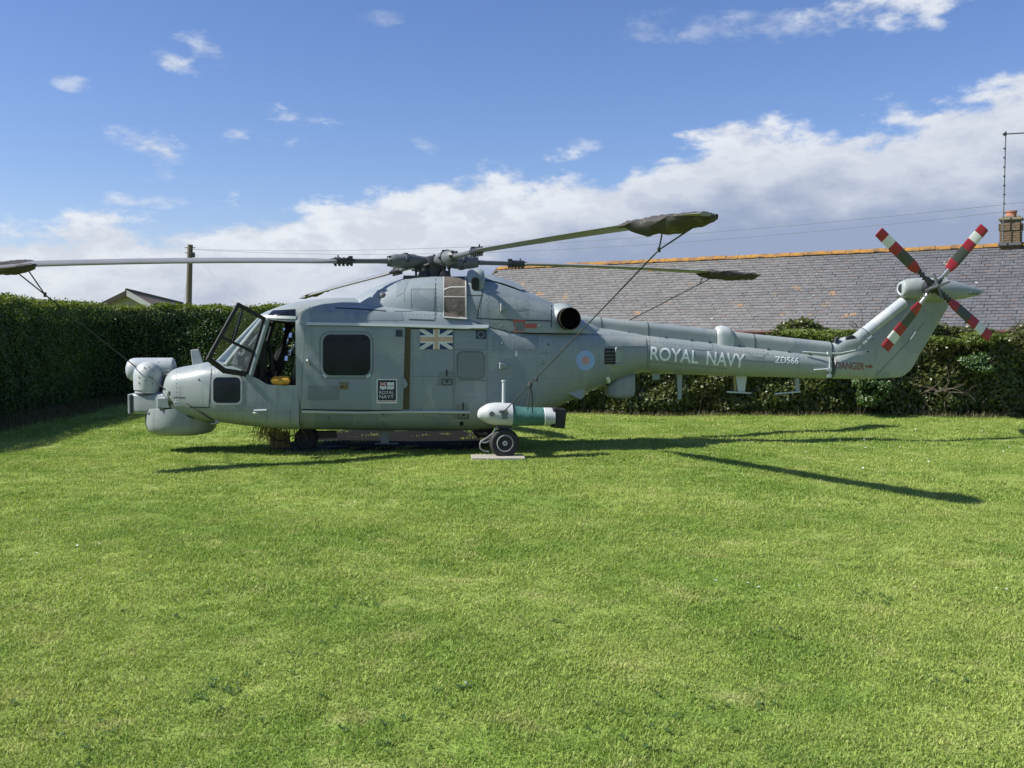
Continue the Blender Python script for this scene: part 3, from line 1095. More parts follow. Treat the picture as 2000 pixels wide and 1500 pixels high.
# ------------------------------------------------------------------ the slate-roofed house behind the hedge
def make_house():
    rl = at(975, 523, 40.5)                       # ridge, left end
    rr = at(2080, 474, 29.6)                      # ridge, beyond the chimney
    ridge_z = (rl.z + rr.z) / 2
    A = Vector((rl.x, rl.y, ridge_z))
    B = Vector((rr.x, rr.y, ridge_z))
    along = (B - A).normalized()
    L = (B - A).length
    front = Vector((along.y, -along.x, 0)).normalized()        # towards the camera
    if front.y > 0:
        front = -front
    run = 3.35
    eave_z = 1.93
    drop = ridge_z - eave_z
    down = (front * run - Vector((0, 0, drop)))
    SL = down.length
    dn = down.normalized()
    nrm = along.cross(dn)
    if nrm.z < 0:
        nrm = -nrm
    root = empty('house', (A + B) / 2 - Vector((0, 0, ridge_z)), 'long low house with a grey slate roof and orange lichen ridge behind the hedge', 'house')
    # roof deck and rear slope
    back = Vector((-front.x * run, -front.y * run, -drop))
    mb = MB()
    a0, b0 = A - nrm * .03, B - nrm * .03
    mb.prism([a0, b0, b0 + dn * SL, a0 + dn * SL], -nrm * .06)
    mb.prism([A, A + back, B + back, B], Vector((0, 0, -.06)))
    mb.build('roof_deck', 'barge_dark', root, smooth=False)
    mb = MB()
    w0 = .25
    for (q0, q1) in ((A + front * (run - w0), B + front * (run - w0)), (A - front * (run - w0), B - front * (run - w0))):
        mb.prism([(q0.x, q0.y, 0), (q1.x, q1.y, 0), (q1.x, q1.y, eave_z), (q0.x, q0.y, eave_z)], front * -.2)
    mb.build('wall', 'render_wall', root, smooth=False)
    for e, sg in ((A, 1), (B, -1)):
        g0 = e + along * .18 * sg
        mb = MB()
        mb.prism([(g0 + front * (run - .25)) * 1.0 - Vector((0, 0, ridge_z)), g0 - front * (run - .25) - Vector((0, 0, ridge_z)),
                  g0 - front * (run - .25) - Vector((0, 0, drop)), g0 - Vector((0, 0, .12)), g0 + front * (run - .25) - Vector((0, 0, drop))], along * .2 * sg)
        mb.build('gable_wall', 'render_wall', root, smooth=False)
    mb = MB()
    e0 = A + dn * SL
    e1 = B + dn * SL
    mb.prism([e0 + Vector((0, 0, -.05)), e1 + Vector((0, 0, -.05)), e1 + Vector((0, 0, -.24)), e0 + Vector((0, 0, -.24))], -front * .03)
    mb.build('fascia', 'fascia', root, smooth=False)
    mb = MB()
    mb.path([e0 + front * .06 - Vector((0, 0, .09)), e1 + front * .06 - Vector((0, 0, .09))], .055, 10)
    mb.build('gutter', 'fascia', root)
    # verge board at the left gable
    mb = MB()
    v0 = A - along * .12 + nrm * .02
    mb.prism([v0, v0 + dn * SL, v0 + dn * SL - nrm * .24, v0 - nrm * .24], along * .10)
    mb.build('verge_board', 'barge_dark', root, smooth=False)
    mb = MB()
    v0 = A - along * .12 + Vector((0, 0, .02))
    bk = back.normalized()
    mb.prism([v0, v0 + bk * 4, v0 + bk * 4 - Vector((0, 0, .26)), v0 - Vector((0, 0, .26))], along * .10)
    mb.build('verge_board', 'barge_dark', root, smooth=False)
    # slates: a broken-jointed grid, each a thin wedge lapping the one below
    wid, gau, thk = .218, .150, .013
    rows = int(SL / gau)
    cols = int(L / wid)
    me_s = bpy.data.meshes.new('slate')
    hw = wid * .5 - .004
    vs = [(-hw, 0, 0), (hw, 0, 0), (hw, gau * 1.12, 0.018), (-hw, gau * 1.12, 0.018),
          (-hw, 0, -thk), (hw, 0, -thk), (hw, gau * 1.12, .018 - thk), (-hw, gau * 1.12, .018 - thk)]
    # local axes: x along the eaves, y down the slope, z out of the roof (tail end lifted)
    fs = [(0, 1, 2, 3), (7, 6, 5, 4), (0, 4, 5, 1), (1, 5, 6, 2), (2, 6, 7, 3), (3, 7, 4, 0)]
    me_s.from_pydata(vs, [], fs)
    me_s.materials.append(MATS['slate'])
    M0 = Matrix((along, dn, nrm)).transposed().to_4x4()
    cells = []
    for r in range(rows):
        for c in range(cols):
            x = (c + (.5 if r % 2 else 0) + .5) * wid + rng.normal(0, .004)
            if x > L - wid * .4:
                continue
            y = .10 + r * gau + rng.normal(0, .004)
            p = A + along * x + dn * y + nrm * (.006 + abs(rng.normal(0, .003)))
            # picture position
            v = p - Vector((0, 0, CAMZ))
            fz = v.y * math.cos(PITCH) - v.z * math.sin(PITCH)
            sx = 1000 + F * v.x / fz
            sy = 750 - F * (v.y * math.sin(PITCH) + v.z * math.cos(PITCH)) / fz
            hidden = sx > 2008 or sy > 636 or (1690 < sx < 1900 and sy > 540) or (sx < 1130 and sy > 540)
            cells.append((hidden, fz, p, rng.normal(0, .012)))
    vis = sorted([k for k in range(len(cells)) if not cells[k][0]], key=lambda k: cells[k][1])[:300]
    visset = set(vis)
    V, Fc = [], []
    for k, (hid, fz, p, tw) in enumerate(cells):
        M = Matrix.Translation(p) @ M0 @ Matrix.Rotation(tw, 4, 'Z')
        if k in visset:
            o = bpy.data.objects.new('slate', me_s)
            COL.objects.link(o)
            o.parent = root
            o.matrix_parent_inverse = Matrix.Translation(-Vector(root.location))
            o.matrix_basis = M
        else:
            b_ = len(V)
            V += [tuple(M @ Vector(q)) for q in vs]
            Fc += [tuple(b_ + i for i in f) for f in fs]
    o = raw_mesh('slates', V, Fc, 'slate', root)
    o.data.polygons.foreach_set('use_smooth', [False] * len(o.data.polygons))
    o.data.update()
    o['kind'] = 'stuff'
    # ridge tiles
    n = int(L / .46)
    for k in range(n):
        p0 = A + along * (k * .46 + .006) + Vector((0, 0, rng.normal(0, .014)))
        p1 = A + along * ((k + 1) * .46 - .006) + Vector((0, 0, rng.normal(0, .006)))
        mb = MB()
        rg = []
        for p in (p0, p1):
            rg.append([p + front * (.17 * math.cos(t)) + Vector((0, 0, .125 * math.sin(t) - .055)) for t in [math.pi * j / 8 for j in range(9)]]
                      + [p + front * (.145 * math.cos(t)) + Vector((0, 0, .10 * math.sin(t) - .07)) for t in [math.pi * j / 8 for j in range(8, -1, -1)]])
        mb.rings(rg)
        mb.build('ridge_tile', 'ridge_tile', root)
    # brick chimney on the ridge
    cp = at(1974, 480, 30.4)
    tpos = (cp - A).dot(along)
    c0 = A + along * tpos
    wx, wy = .55, .45
    mb = MB()
    rot = Matrix((along, -front, Vector((0, 0, 1)))).transposed()
    z0, z1 = ridge_z - .35, at(1974, 430, 30.4).z
    mb.box((c0.x, c0.y, (z0 + z1) / 2), (wx - .03, wy - .03, z1 - z0), rot)
    ch = mb.build('chimney', 'mortar', root, smooth=False)
    def brick_mesh(ln):
        q = MB()
        q.box((0, 0, 0), (ln, .03, .064))
        me = bpy.data.meshes.new('brick')
        me.from_pydata(q.v, [], q.f)
        me.materials.append(MATS['chimney_brick'])
        return me
    full = [brick_mesh(wx / 2 - .011), brick_mesh(wy / 2 - .011)]
    halfb = [brick_mesh(wx / 4 - .011), brick_mesh(wy / 4 - .011)]
    nz = int((z1 - z0 - .1) / .075)
    for r in range(nz):
        zc = z0 + .05 + r * .075
        grow = .03 if r >= nz - 3 else 0
        for face, (fw, off) in enumerate(((wx, wy / 2), (wy, wx / 2))):
            nb = 2
            for c in range(nb + (r % 2)):
                x = -fw / 2 + (c + .5 - .5 * (r % 2)) * (fw / 2)
                me = full[face]
                if r % 2 and c in (0, nb):
                    me = halfb[face]
                    x = -fw / 2 + (fw / 8 if c == 0 else fw * 7 / 8)
                if abs(x) > fw / 2 - .03:
                    continue
                for sg in ((-1,) if face == 0 else (-1, 1)):
                    if face == 0:
                        q = along * x + (-front) * (off + grow) * -1
                        ax = (along, -front)
                    else:
                        q = (-front) * x + along * (off + grow) * sg
                        ax = (front, along)
                    b_ = bpy.data.objects.new('brick', me)
                    COL.objects.link(b_)
                    b_.parent = ch
                    b_.matrix_parent_inverse = Matrix.Identity(4)
                    b_.matrix_basis = Matrix.Translation(Vector((c0.x, c0.y, zc)) + q) @ Matrix((ax[0], ax[1], Vector((0, 0, 1)))).transposed().to_4x4()
    mb = MB()
    mb.box((c0.x, c0.y, z1 + .02), (wx + .10, wy + .10, .07), rot)
    mb.box((c0.x, c0.y, z1 + .085), (wx - .06, wy - .06, .06), rot)
    mb.build('chimney_cap', 'flaunching', ch, smooth=False, bevel=.012)
    mb = MB()
    mb.lathe((c0.x, c0.y, z1 + .08), (0, 0, 1), [(0, .155), (.13, .145), (.15, .165), (.20, .165), (.20, .12), (.05, .11)], 20, (False, True))
    mb.build('chimney_pot', 'terracotta', ch)
    mb = MB()
    mb.box((c0.x, c0.y, ridge_z + .02) + Vector((0, 0, 0)) if False else (c0.x, c0.y, ridge_z + .0), (wx + .08, wy + .22, .08), rot)
    mb.build('lead_flashing', 'slate', ch, smooth=False)
    # soil vent poking out of the slates beyond the tail rotor
    vp = at(1877, 552, 31.0)
    mb = MB()
    mb.lathe((vp.x, vp.y, vp.z - .25), (0, 0, 1), [(0, .11), (.28, .11), (.28, .16), (.36, .16), (.36, .10)], 14)
    mb.lathe((vp.x, vp.y, vp.z + .11), (0, 0, 1), [(0, .09), (.16, .10), (.17, .06)], 14, mi=1)
    mb.build('roof_vent', ['fascia', 'flaunching'], root)
    # aerial lashed to the chimney
    ap = at(1960, 425, 30.1)
    tp = at(1964.5, 256, 30.1)
    ar = empty('tv_aerial', (ap.x, 30.1, ap.z), 'thin metal aerial mast with a sideways boom on the chimney', 'aerial')
    mb = MB()
    mb.path([(ap.x - .01, 30.1, ap.z - .75), (ap.x, 30.1, ap.z), tp], .018, 8)
    mb.build('mast', 'rotor_grey', ar)
    mb = MB()
    bq = at(1958, 262, 30.1)
    be = at(2090, 255, 29.8)
    mb.path([bq, be], .02, 8)
    mb.build('boom', 'rotor_grey', ar)
    mb = MB()
    mb.box(at(1963, 262, 30.1), (.07, .07, .09))
    mb.build('clamp', 'rotor_dark', ar, smooth=False)
    mb = MB()
    for py in range(290, 420, 18):
        mb.box(at(1961.5, py, 30.08), (.05, .05, .03))
    mb.build('cable_ties', 'rotor_dark', ar, smooth=False)


make_house()


# ------------------------------------------------------------------ the bungalow beyond the left hedge
def make_bungalow():
    Y = 55.0
    ap = at(248, 569, Y)
    wl = at(168, 608, Y)
    wr = at(322, 612, Y)
    root = empty('bungalow', (ap.x, Y + 5, 0), 'far bungalow gable with brown tiled roof over the left hedge', 'house')
    mb = MB()
    ln = Vector((-3.9, 21.0, 0))
    hip = at(352, 590, Y + 9)
    L0, R0 = Vector((wl.x, Y, wl.z)), Vector((wr.x, Y, wr.z))
    A0 = Vector((ap.x, Y, ap.z))
    t = Vector((0, 0, -.12))
    mb.prism([A0, A0 + ln, L0 + ln, L0], t)
    mb.prism([A0, R0, R0 + ln, A0 + ln], t)
    mb.build('roof', 'tile_far', root, smooth=False)
    # tile courses on the visible slope
    n = 14
    for k in range(n):
        a = A0.lerp(R0, k / n) + Vector((0, 0, .03))
        b = A0.lerp(R0, (k + 1) / n) + Vector((0, 0, .06))
        m2 = MB()
        m2.prism([a, b, b + ln, a + ln], Vector((0, 0, -.05)))
        m2.build('tile_course', 'tile_far', root, smooth=False)
    mb = MB()
    g = Vector((0, .35, 0))
    mb.prism([Vector((L0.x + .2, Y, 0)) + g, Vector((R0.x - .2, Y, 0)) + g, R0 + g + Vector((-.2, 0, -.1)), A0 + g + Vector((0, 0, -.12)), L0 + g + Vector((.2, 0, -.1))], Vector((0, .2, 0)))
    mb.build('gable_wall', 'bungalow_brick', root, smooth=False)
    m3 = MB()
    zz = 2.0
    while zz < A0.z - .1:
        f = min(1.0, max(0.0, (A0.z - zz) / (A0.z - L0.z)))
        xl, xr = A0.x + (L0.x - A0.x) * f + .25, A0.x + (R0.x - A0.x) * f - .25
        if xr - xl > .2:
            m3.box(((xl + xr) / 2, Y + .345, zz), (xr - xl, .02, .16))
        zz += .2
    m3.build('block_courses', 'bungalow_brick', root, smooth=False)
    mb = MB()
    d = Vector((0, 0, -.22))
    mb.prism([A0 + Vector((0, -.06, .07)), R0 + Vector((0, -.06, .07)), R0 + Vector((0, -.06, -.22)), A0 + Vector((0, -.06, -.26))], Vector((0, .06, 0)))
    mb.build('bargeboard', 'barge_white', root, smooth=False)
    mb = MB()
    mb.prism([A0 + Vector((0, -.05, .07)), L0 + Vector((0, -.05, .07)), L0 + Vector((0, -.05, -.2)), A0 + Vector((0, -.05, -.24))], Vector((0, .06, 0)))
    mb.build('bargeboard', 'barge_dark', root, smooth=False)
    mb = MB()
    mb.path([A0 + Vector((0, -.05, .08)), A0 + ln + Vector((0, 0, .08))], .09, 8)
    mb.build('ridge_tiles', 'barge_dark', root)


make_bungalow()


def make_pole():
    Y = 44.0
    top = at(371.5, 478, Y)
    bot = at(368.5, 600, Y)
    root = empty('telegraph_pole', (bot.x, Y, 0), 'weathered wooden telegraph pole standing behind the hedge', 'pole')
    mb = MB()
    d = (top - bot)
    base = bot + d * (-bot.z / d.z)
    mb.path([base, top], [.15, .115], 14)
    mb.build('post', 'wood_pole', root)
    mb = MB()
    p = at(376.5, 498, Y - .15)
    mb.box(p, (.16, .2, .20))
    mb.build('junction_box', 'black', root, smooth=False, bevel=.02)
    mb = MB()
    for py in (484, 494):
        q = at(371.5, py, Y)
        mb.path([q + Vector((-.22, -.05, 0)), q + Vector((.24, -.05, 0))], .02, 6)
    mb.build('step_bolts', 'rotor_dark', root)
    return top, Y


pole_top, PY = make_pole()


def wire(pts, label, r=.0075):
    mb = MB()
    mb.path(pts, r, 5)
    return tag(mb.build('overhead_wire', 'wire'), label, 'wire')


def sagged(p, q, n, sag):
    return [p.lerp(q, k / n) + Vector((0, 0, -sag * 4 * (k / n) * (1 - k / n))) for k in range(n + 1)]


p0 = at(376, 487, PY)
for (q, lab, sg) in ((at(2150, 378, 27.0), 'upper overhead wire running from the pole past the chimney', .55),
                     (at(2150, 391, 27.0), 'lower overhead wire running from the pole past the chimney', .70)):
    wire(sagged(p0, q, 30, sg), lab)
wire(sagged(at(378, 492, PY), at(492, 596, 34.0), 12, .25), 'thin stay wire slanting from the pole down to the right', .0065)
wire(sagged(at(366, 540, PY), at(357, 606, PY - 1), 4, .0), 'short stay wire beside the pole on its left', .0065)


# ================================================================== THE HELICOPTER
# it stands turned a few degrees, nose towards the camera: built in its own frame, then turned about the rotor mast
YAW = R(8.0)
PIV = Vector((at(847, 514, HY).x, HY, 0))
RZI = Matrix.Rotation(-YAW, 3, 'Z')
MH = Matrix.Translation(PIV) @ Matrix.Rotation(YAW, 4, 'Z') @ Matrix.Translation(-PIV)
CAMP = PIV + RZI @ (Vector((0, 0, CAMZ)) - PIV)


def rh(px, py):
    return RZI @ ray(px, py)


def ah(px, py, Y):
    d = rh(px, py)
    return CAMP + d * ((Y - CAMP.y) / d.y)


HELI = empty('helicopter', PIV, 'grey military helicopter parked on the lawn with its cockpit door open', 'helicopter')


def half_ring(hw, zc, zt, zb, nu, nl, n=44, y0=HY, X=0.0):
    pts = []
    for k in range(n):
        t = 2 * math.pi * k / n
        c, s_ = math.cos(t), math.sin(t)
        if s_ >= 0:
            pts.append((X, y0 + hw * sgn_pow(c, 2 / nu), zc + (zt - zc) * sgn_pow(s_, 2 / nu)))
        else:
            pts.append((X, y0 + hw * sgn_pow(c, 2 / nl), zc + (zc - zb) * sgn_pow(s_, 2 / nl)))
    return pts


# rows: photo x, depth used for x, top y, bottom y, half width, upper and lower roundness, mid height
nose_st = [(319.5, 15, 772, 792, .06, 2.2, 2.2),
           (321, 15, 757, 801, .20, 2.3, 2.3),
           (325, 15, 741, 808, .32, 2.5, 2.4),
           (333, 15, 727, 813, .42, 2.7, 2.6),
           (346, 15, 719.5, 817, .50, 2.9, 2.8),
           (376, 14.9, 713, 822, .60, 3.2, 3.0),
           (412, 14.6, 706, 827, .71, 3.8, 3.2),
           (440, 14.4, 706, 831, .77, 4.6, 3.4),
           (472, 14.3, 711, 835, .81, 6.0, 3.6)]


def loft(st, sub, Ybot=lambda hw: HY - hw * .75, Ytop=lambda hw: HY - hw * .3, zmid=.5, n=44):
    rings = []
    for (px, Yx, yt, yb, hw, nu, nl) in fill(st, sub):
        X = ah(px, 660, Yx).x
        zt = ah(px, yt, Ytop(hw)).z
        zb = ah(px, yb, Ybot(hw)).z
        rings.append(half_ring(hw, zb + (zt - zb) * zmid, zt, zb, nu, nl, n, HY, X))
    return rings


mb = MB()
mb.rings(loft(nose_st, 6))
nose = mb.build('nose', 'grey_paint', HELI)
bodies = [mb]

# open cockpit tub: sill falls from the windscreen foot to the door bottom
tub_st = [(470, 14.3, 727, 835, .81, 14.0, 3.6), (483, 14.25, 731.5, 836, .825, 14, 3.6), (505, 14.2, 741, 838, .84, 14, 3.7),
          (525, 14.18, 752, 840, .85, 14, 3.8), (550, 14.15, 753, 841, .86, 14, 3.9), (582, 14.14, 753, 842.5, .865, 14, 4.0)]
mb = MB()
rin, rout = [], []
for (px, Yx, ys, yb, hw, nu, nl) in fill(tub_st, 4):
    X = ah(px, 660, Yx).x
    zs = ah(px, ys, HY - hw).z
    zb = ah(px, yb, HY - hw * .75).z
    zc = zb + (zs - zb) * .62
    ring = [(X, HY - hw, zs)]
    for k in range(21):
        t = math.pi + math.pi * k / 20
        ring.append((X, HY + hw * sgn_pow(math.cos(t), 2 / nl), zc + (zc - zb) * sgn_pow(math.sin(t), 2 / nl)))
    ring.append((X, HY + hw, zs))
    rout.append(ring)
    inn = [(X, HY - hw + .045, zs)]
    for k in range(21):
        t = math.pi + math.pi * k / 20
        inn.append((X, HY + (hw - .045) * sgn_pow(math.cos(t), 2 / nl), zc + (zc - zb - .045) * sgn_pow(math.sin(t), 2 / nl)))
    inn.append((X, HY + hw - .045, zs))
    rin.append(inn)
loops = [a + b[::-1] for a, b in zip(rout, rin)]
mb.rings(loops)
tub = mb.build('cockpit_tub', 'grey_paint', HELI)
bodies.append(mb)

# cabin and rear fuselage
cab_st = [(577, 14.13, 601, 842.5, .862, 5.0, 4.0), (590, 14.13, 597.5, 843, .868, 5.2, 4.0), (640, 14.11, 596, 844, .885, 5.2, 4.0), (720, 14.1, 596, 845, .89, 5.2, 4.0),
          (860, 14.1, 600, 846, .89, 5.2, 4.0), (930, 14.1, 612, 845, .89, 4.6, 3.9), (985, 14.12, 626, 838, .875, 4.0, 3.6), (1040, 14.2, 634, 822, .82, 3.6, 3.2),
          (1090, 14.28, 636, 802, .74, 3.2, 2.9), (1140, 14.4, 637, 779, .625, 2.9, 2.6), (1190, 14.55, 641, 755, .49, 2.5, 2.35),
          (1232, 14.65, 647, 737, .375, 2.2, 2.2), (1264, 14.72, 652.5, 727.5, .305, 2.05, 2.05)]
mb = MB()
mb.rings(loft(cab_st, 6, zmid=.50))
cabin = mb.build('fuselage', 'grey_paint', HELI)
bodies.append(mb)

# tail boom
boom_st = [(1262, 14.75, 652.5, 727.5, .300, 2.05, 2.05), (1330, 14.78, 660, 731, .275, 2.05, 2.05), (1400, 14.8, 667.5, 733.5, .255, 2.05, 2.05),
           (1500, 14.83, 679, 736, .225, 2.05, 2.05), (1624, 14.85, 693, 739.5, .185, 2.05, 2.05)]
mb = MB()
mb.rings(loft(boom_st, 5, Ybot=lambda hw: HY - hw * .3, Ytop=lambda hw: HY))
boom = mb.build('tail_boom', 'boom_paint', HELI)
bodies.append(mb)

# cockpit roof
roof_st = [(513, 15, 617, 622, .46, 2.4), (518, 14.95, 611.5, 622.5, .56, 2.5), (532, 14.8, 604.5, 624, .66, 2.5), (552, 14.7, 597, 626, .745, 2.6),
           (580, 14.6, 590, 628.5, .80, 2.7), (620, 14.6, 584.5, 630, .80, 2.5), (665, 14.7, 581.5, 630, .72, 2.4), (705, 14.8, 582, 630, .6, 2.4)]


def dome_rings(st, sub, Yt=HY, n=26, zbase=None):
    rings = []
    for (px, Yx, yt, yb, hw, nu) in fill(st, sub):
        X = ah(px, 660, Yx).x
        zt = ah(px, yt, Yt).z
        zb = ah(px, yb, HY - hw).z if zbase is None else zbase
        ring = []
        for k in range(n + 1):
            t = math.pi * k / n
            ring.append((X, HY + hw * sgn_pow(math.cos(t), 2 / nu), zb + max(zt - zb, .01) * abs(math.sin(t)) ** (2 / nu)))
        rings.append(ring)
    return rings


mb = MB()
mb.rings(dome_rings(roof_st, 5))
roof = mb.build('cockpit_roof', 'grey_paint', HELI)
bodies.append(mb)

# engine and gearbox cowling
cowl_st = [(640, 14.7, 604, 640, .30, 2.5), (668, 14.7, 592, 640, .42, 2.5), (690, 14.7, 582, 640, .52, 2.5), (722, 14.7, 565.5, 640, .61, 2.6), (760, 14.7, 550.5, 640, .68, 2.7),
           (800, 14.7, 542.5, 640, .725, 2.9), (850, 14.7, 540, 640, .75, 3.1), (905, 14.65, 540, 640, .765, 3.1), (950, 14.6, 542, 645, .775, 2.9), (1000, 14.6, 555, 648, .765, 2.7),
           (1045, 14.6, 573, 650, .73, 2.6), (1085, 14.6, 592, 650, .67, 2.4), (1115, 14.62, 608, 650, .59, 2.3), (1145, 14.68, 625, 652, .47, 2.2), (1176, 14.78, 641, 654, .30, 2.1)]
mb = MB()
mb.rings(dome_rings(cowl_st, 5, Yt=HY - .15))
cowl = mb.build('engine_cowling', 'grey_paint', HELI)
bodies.append(mb)

# fin: chords turn from the boom's end ring to the swept fin
fin_ch = [((1623, 693), (1623, 739.5), .185), ((1645, 681), (1672, 740), .17), ((1664, 664), (1722, 739), .135), ((1681, 650), (1757, 736.5), .11),
          ((1695, 638), (1777, 724), .10), ((1712, 624), (1797, 691), .095), ((1735, 605), (1826, 643), .088), ((1763, 583), (1857, 590), .08)]
mb = MB()
rings = []
for i in range((len(fin_ch) - 1) * 4 + 1):
    t = i / 4
    g = lambda sel: pchip(range(len(fin_ch)), [sel(c) for c in fin_ch], t)
    Lp = ah(g(lambda c: c[0][0]), g(lambda c: c[0][1]), HY)
    Tp = ah(g(lambda c: c[1][0]), g(lambda c: c[1][1]), HY)
    hw = g(lambda c: c[2])
    k_ = min(1, t / 2.0)
    ring = []
    for j in range(28):
        a = 2 * math.pi * j / 28
        c_, s_ = math.cos(a), math.sin(a)
        u = .5 - .5 * c_
        yy = hw * s_ * (1 - k_ * .55 * u ** 1.5)
        p = Lp.lerp(Tp, u)
        ring.append((p.x, HY + yy, p.z))
    rings.append(ring)
mb.rings(rings)
fin = mb.build('fin', 'boom_paint', HELI)
bodies.append(mb)

# ------------------------------------------------------------------ projecting details onto the skin
allv, allf = [], []
for q in bodies:
    o_ = len(allv)
    allv += [Vector(v) for v in q.v]
    allf += [tuple(o_ + i for i in f) for f in q.f]
SKIN = BVHTree.FromPolygons(allv, allf, all_triangles=False)


def hit(px, py, off=.004):
    d = rh(px, py).normalized()
    p, n, i, dist = SKIN.ray_cast(CAMP, d)
    if p is None:
        return None
    if n.dot(d) > 0:
        n = -n
    return p + n * off


def onskin(px, py, off=.004):
    """the skin point; just past an outline, the nearest skin point instead"""
    p = hit(px, py, off)
    if p is None:
        q = ah(px, py, HY - .3)
        loc, n, i, dist = SKIN.find_nearest(q)
        p = loc + n * off
    return p


def quadpatch(mb, c, off, nu=6, nv=6, mi=0, depth=None):
    """four corners in photo pixels (tl, tr, br, bl) laid onto the skin; with depth, sides are closed down into it"""
    G = []
    for j in range(nv + 1):
        row = []
        for i in range(nu + 1):
            u, v = i / nu, j / nv
            x = (c[0][0] * (1 - u) + c[1][0] * u) * (1 - v) + (c[3][0] * (1 - u) + c[2][0] * u) * v
            y = (c[0][1] * (1 - u) + c[1][1] * u) * (1 - v) + (c[3][1] * (1 - u) + c[2][1] * u) * v
            row.append((x, y))
        G.append(row)
    vs = [onskin(x, y, off) for r in G for (x, y) in r]
    fs = [(j * (nu + 1) + i, j * (nu + 1) + i + 1, (j + 1) * (nu + 1) + i + 1, (j + 1) * (nu + 1) + i) for j in range(nv) for i in range(nu)]
    if depth is not None:
        border = [(0, i) for i in range(nu)] + [(j, nu) for j in range(nv)] + [(nv, i) for i in range(nu, 0, -1)] + [(j, 0) for j in range(nv, 0, -1)]
        base = len(vs)
        vs += [onskin(*G[j][i], off - depth) for j, i in border]
        idx = [j * (nu + 1) + i for j, i in border]
        n = len(border)
        fs += [(idx[k], base + k, base + (k + 1) % n, idx[(k + 1) % n]) for k in range(n)]
    mb.add(vs, fs, mi)


def rect(x0, y0, x1, y1):
    return [(x0, y0), (x1, y0), (x1, y1), (x0, y1)]


def rrect(x0, y0, x1, y1, r, n=5):
    pts = []
    for (cx, cy, a0) in ((x1 - r, y0 + r, -90), (x1 - r, y1 - r, 0), (x0 + r, y1 - r, 90), (x0 + r, y0 + r, 180)):
        for k in range(n + 1):
            a = R(a0 + 90 * k / n)
            pts.append((cx + r * math.cos(a), cy + r * math.sin(a)))
    return pts


def fan(mb, outline, off, rings_=4, mi=0, depth=None, dome=0.0):
    """closed pixel outline filled on the skin"""
    cx = sum(p[0] for p in outline) / len(outline)
    cy = sum(p[1] for p in outline) / len(outline)
    n = len(outline)
    vs = [onskin(cx, cy, off + dome)]
    for r in range(1, rings_ + 1):
        f = r / rings_
        for (x, y) in outline:
            vs.append(onskin(cx + (x - cx) * f, cy + (y - cy) * f, off + dome * (1 - f * f)))
    fs = [(0, 1 + k, 1 + (k + 1) % n) for k in range(n)]
    for r in range(rings_ - 1):
        a, b = 1 + r * n, 1 + (r + 1) * n
        fs += [(a + k, b + k, b + (k + 1) % n, a + (k + 1) % n) for k in range(n)]
    if depth is not None:
        a = 1 + (rings_ - 1) * n
        b = len(vs)
        vs += [onskin(x, y, off - depth) for (x, y) in outline]
        fs += [(a + k, b + k, b + (k + 1) % n, a + (k + 1) % n) for k in range(n)]
    mb.add(vs, fs, mi)


def ringband(mb, o1, o2, off, mi=0, depth=None):
    n = len(o1)
    vs = [onskin(x, y, off) for x, y in o1] + [onskin(x, y, off) for x, y in o2]
    fs = [(k, (k + 1) % n, n + (k + 1) % n, n + k) for k in range(n)]
    if depth is not None:
        vs += [onskin(x, y, off - depth) for x, y in o1] + [onskin(x, y, off - depth) for x, y in o2]
        fs += [(k, 2 * n + k, 2 * n + (k + 1) % n, (k + 1) % n) for k in range(n)]
        fs += [(n + k, n + (k + 1) % n, 3 * n + (k + 1) % n, 3 * n + k) for k in range(n)]
    mb.add(vs, fs, mi)


def strip(mb, pts, wpx, off=.004, mi=0, step=9.0, depth=None):
    """a ribbon of wpx photo pixels along a pixel polyline, laid onto the skin"""
    P = []
    for (a, b) in zip(pts[:-1], pts[1:]):
        d = math.hypot(b[0] - a[0], b[1] - a[1])
        n = max(1, int(d / step))
        P += [(a[0] + (b[0] - a[0]) * k / n, a[1] + (b[1] - a[1]) * k / n) for k in range(n)]
    P.append(pts[-1])
    Lf, Rt = [], []
    for i, p in enumerate(P):
        a, b = P[max(0, i - 1)], P[min(len(P) - 1, i + 1)]
        dx_, dy_ = b[0] - a[0], b[1] - a[1]
        l = math.hypot(dx_, dy_) or 1
        nx, ny = -dy_ / l * wpx / 2, dx_ / l * wpx / 2
        Lf.append((p[0] + nx, p[1] + ny))
        Rt.append((p[0] - nx, p[1] - ny))
    n = len(P)
    vs = [onskin(*q, off) for q in Lf] + [onskin(*q, off) for q in Rt]
    fs = [(i, i + 1, n + i + 1, n + i) for i in range(n - 1)]
    if depth is not None:
        vs += [onskin(*q, off - depth) for q in Lf] + [onskin(*q, off - depth) for q in Rt]
        fs += [(i, i + 1, 2 * n + i + 1, 2 * n + i) for i in range(n - 1)]
        fs += [(n + i, n + i + 1, 3 * n + i + 1, 3 * n + i) for i in range(n - 1)]
        fs += [(0, n, 3 * n, 2 * n), (n - 1, 2 * n - 1, 4 * n - 1, 3 * n - 1)]
    mb.add(vs, fs, mi)


def solid(name, fn, mats, parent=HELI, **kw):
    m = MB()
    fn(m)
    return m.build(name, mats, parent, **kw)


# ------------------------------------------------------------------ nose equipment
def shelf(m):
    rows = [(253, 770, 808, .20), (258, 768.5, 809, .23), (275, 768, 809.5, .27), (300, 768, 811, .31), (322, 766, 815, .36), (345, 764, 820, .42)]
    rg = []
    for (px, yt, yb, hw) in rows:
        X = ah(px, 700, HY - .25).x
        rg.append(half_ring(hw, ah(px, (yt + yb) / 2, HY - hw).z, ah(px, yt, HY - hw).z, ah(px, yb, HY - hw).z, 7, 6, 40, HY, X))
    m.rings(rg)
sh_o = solid('equipment_shelf', shelf, 'grey_paint')


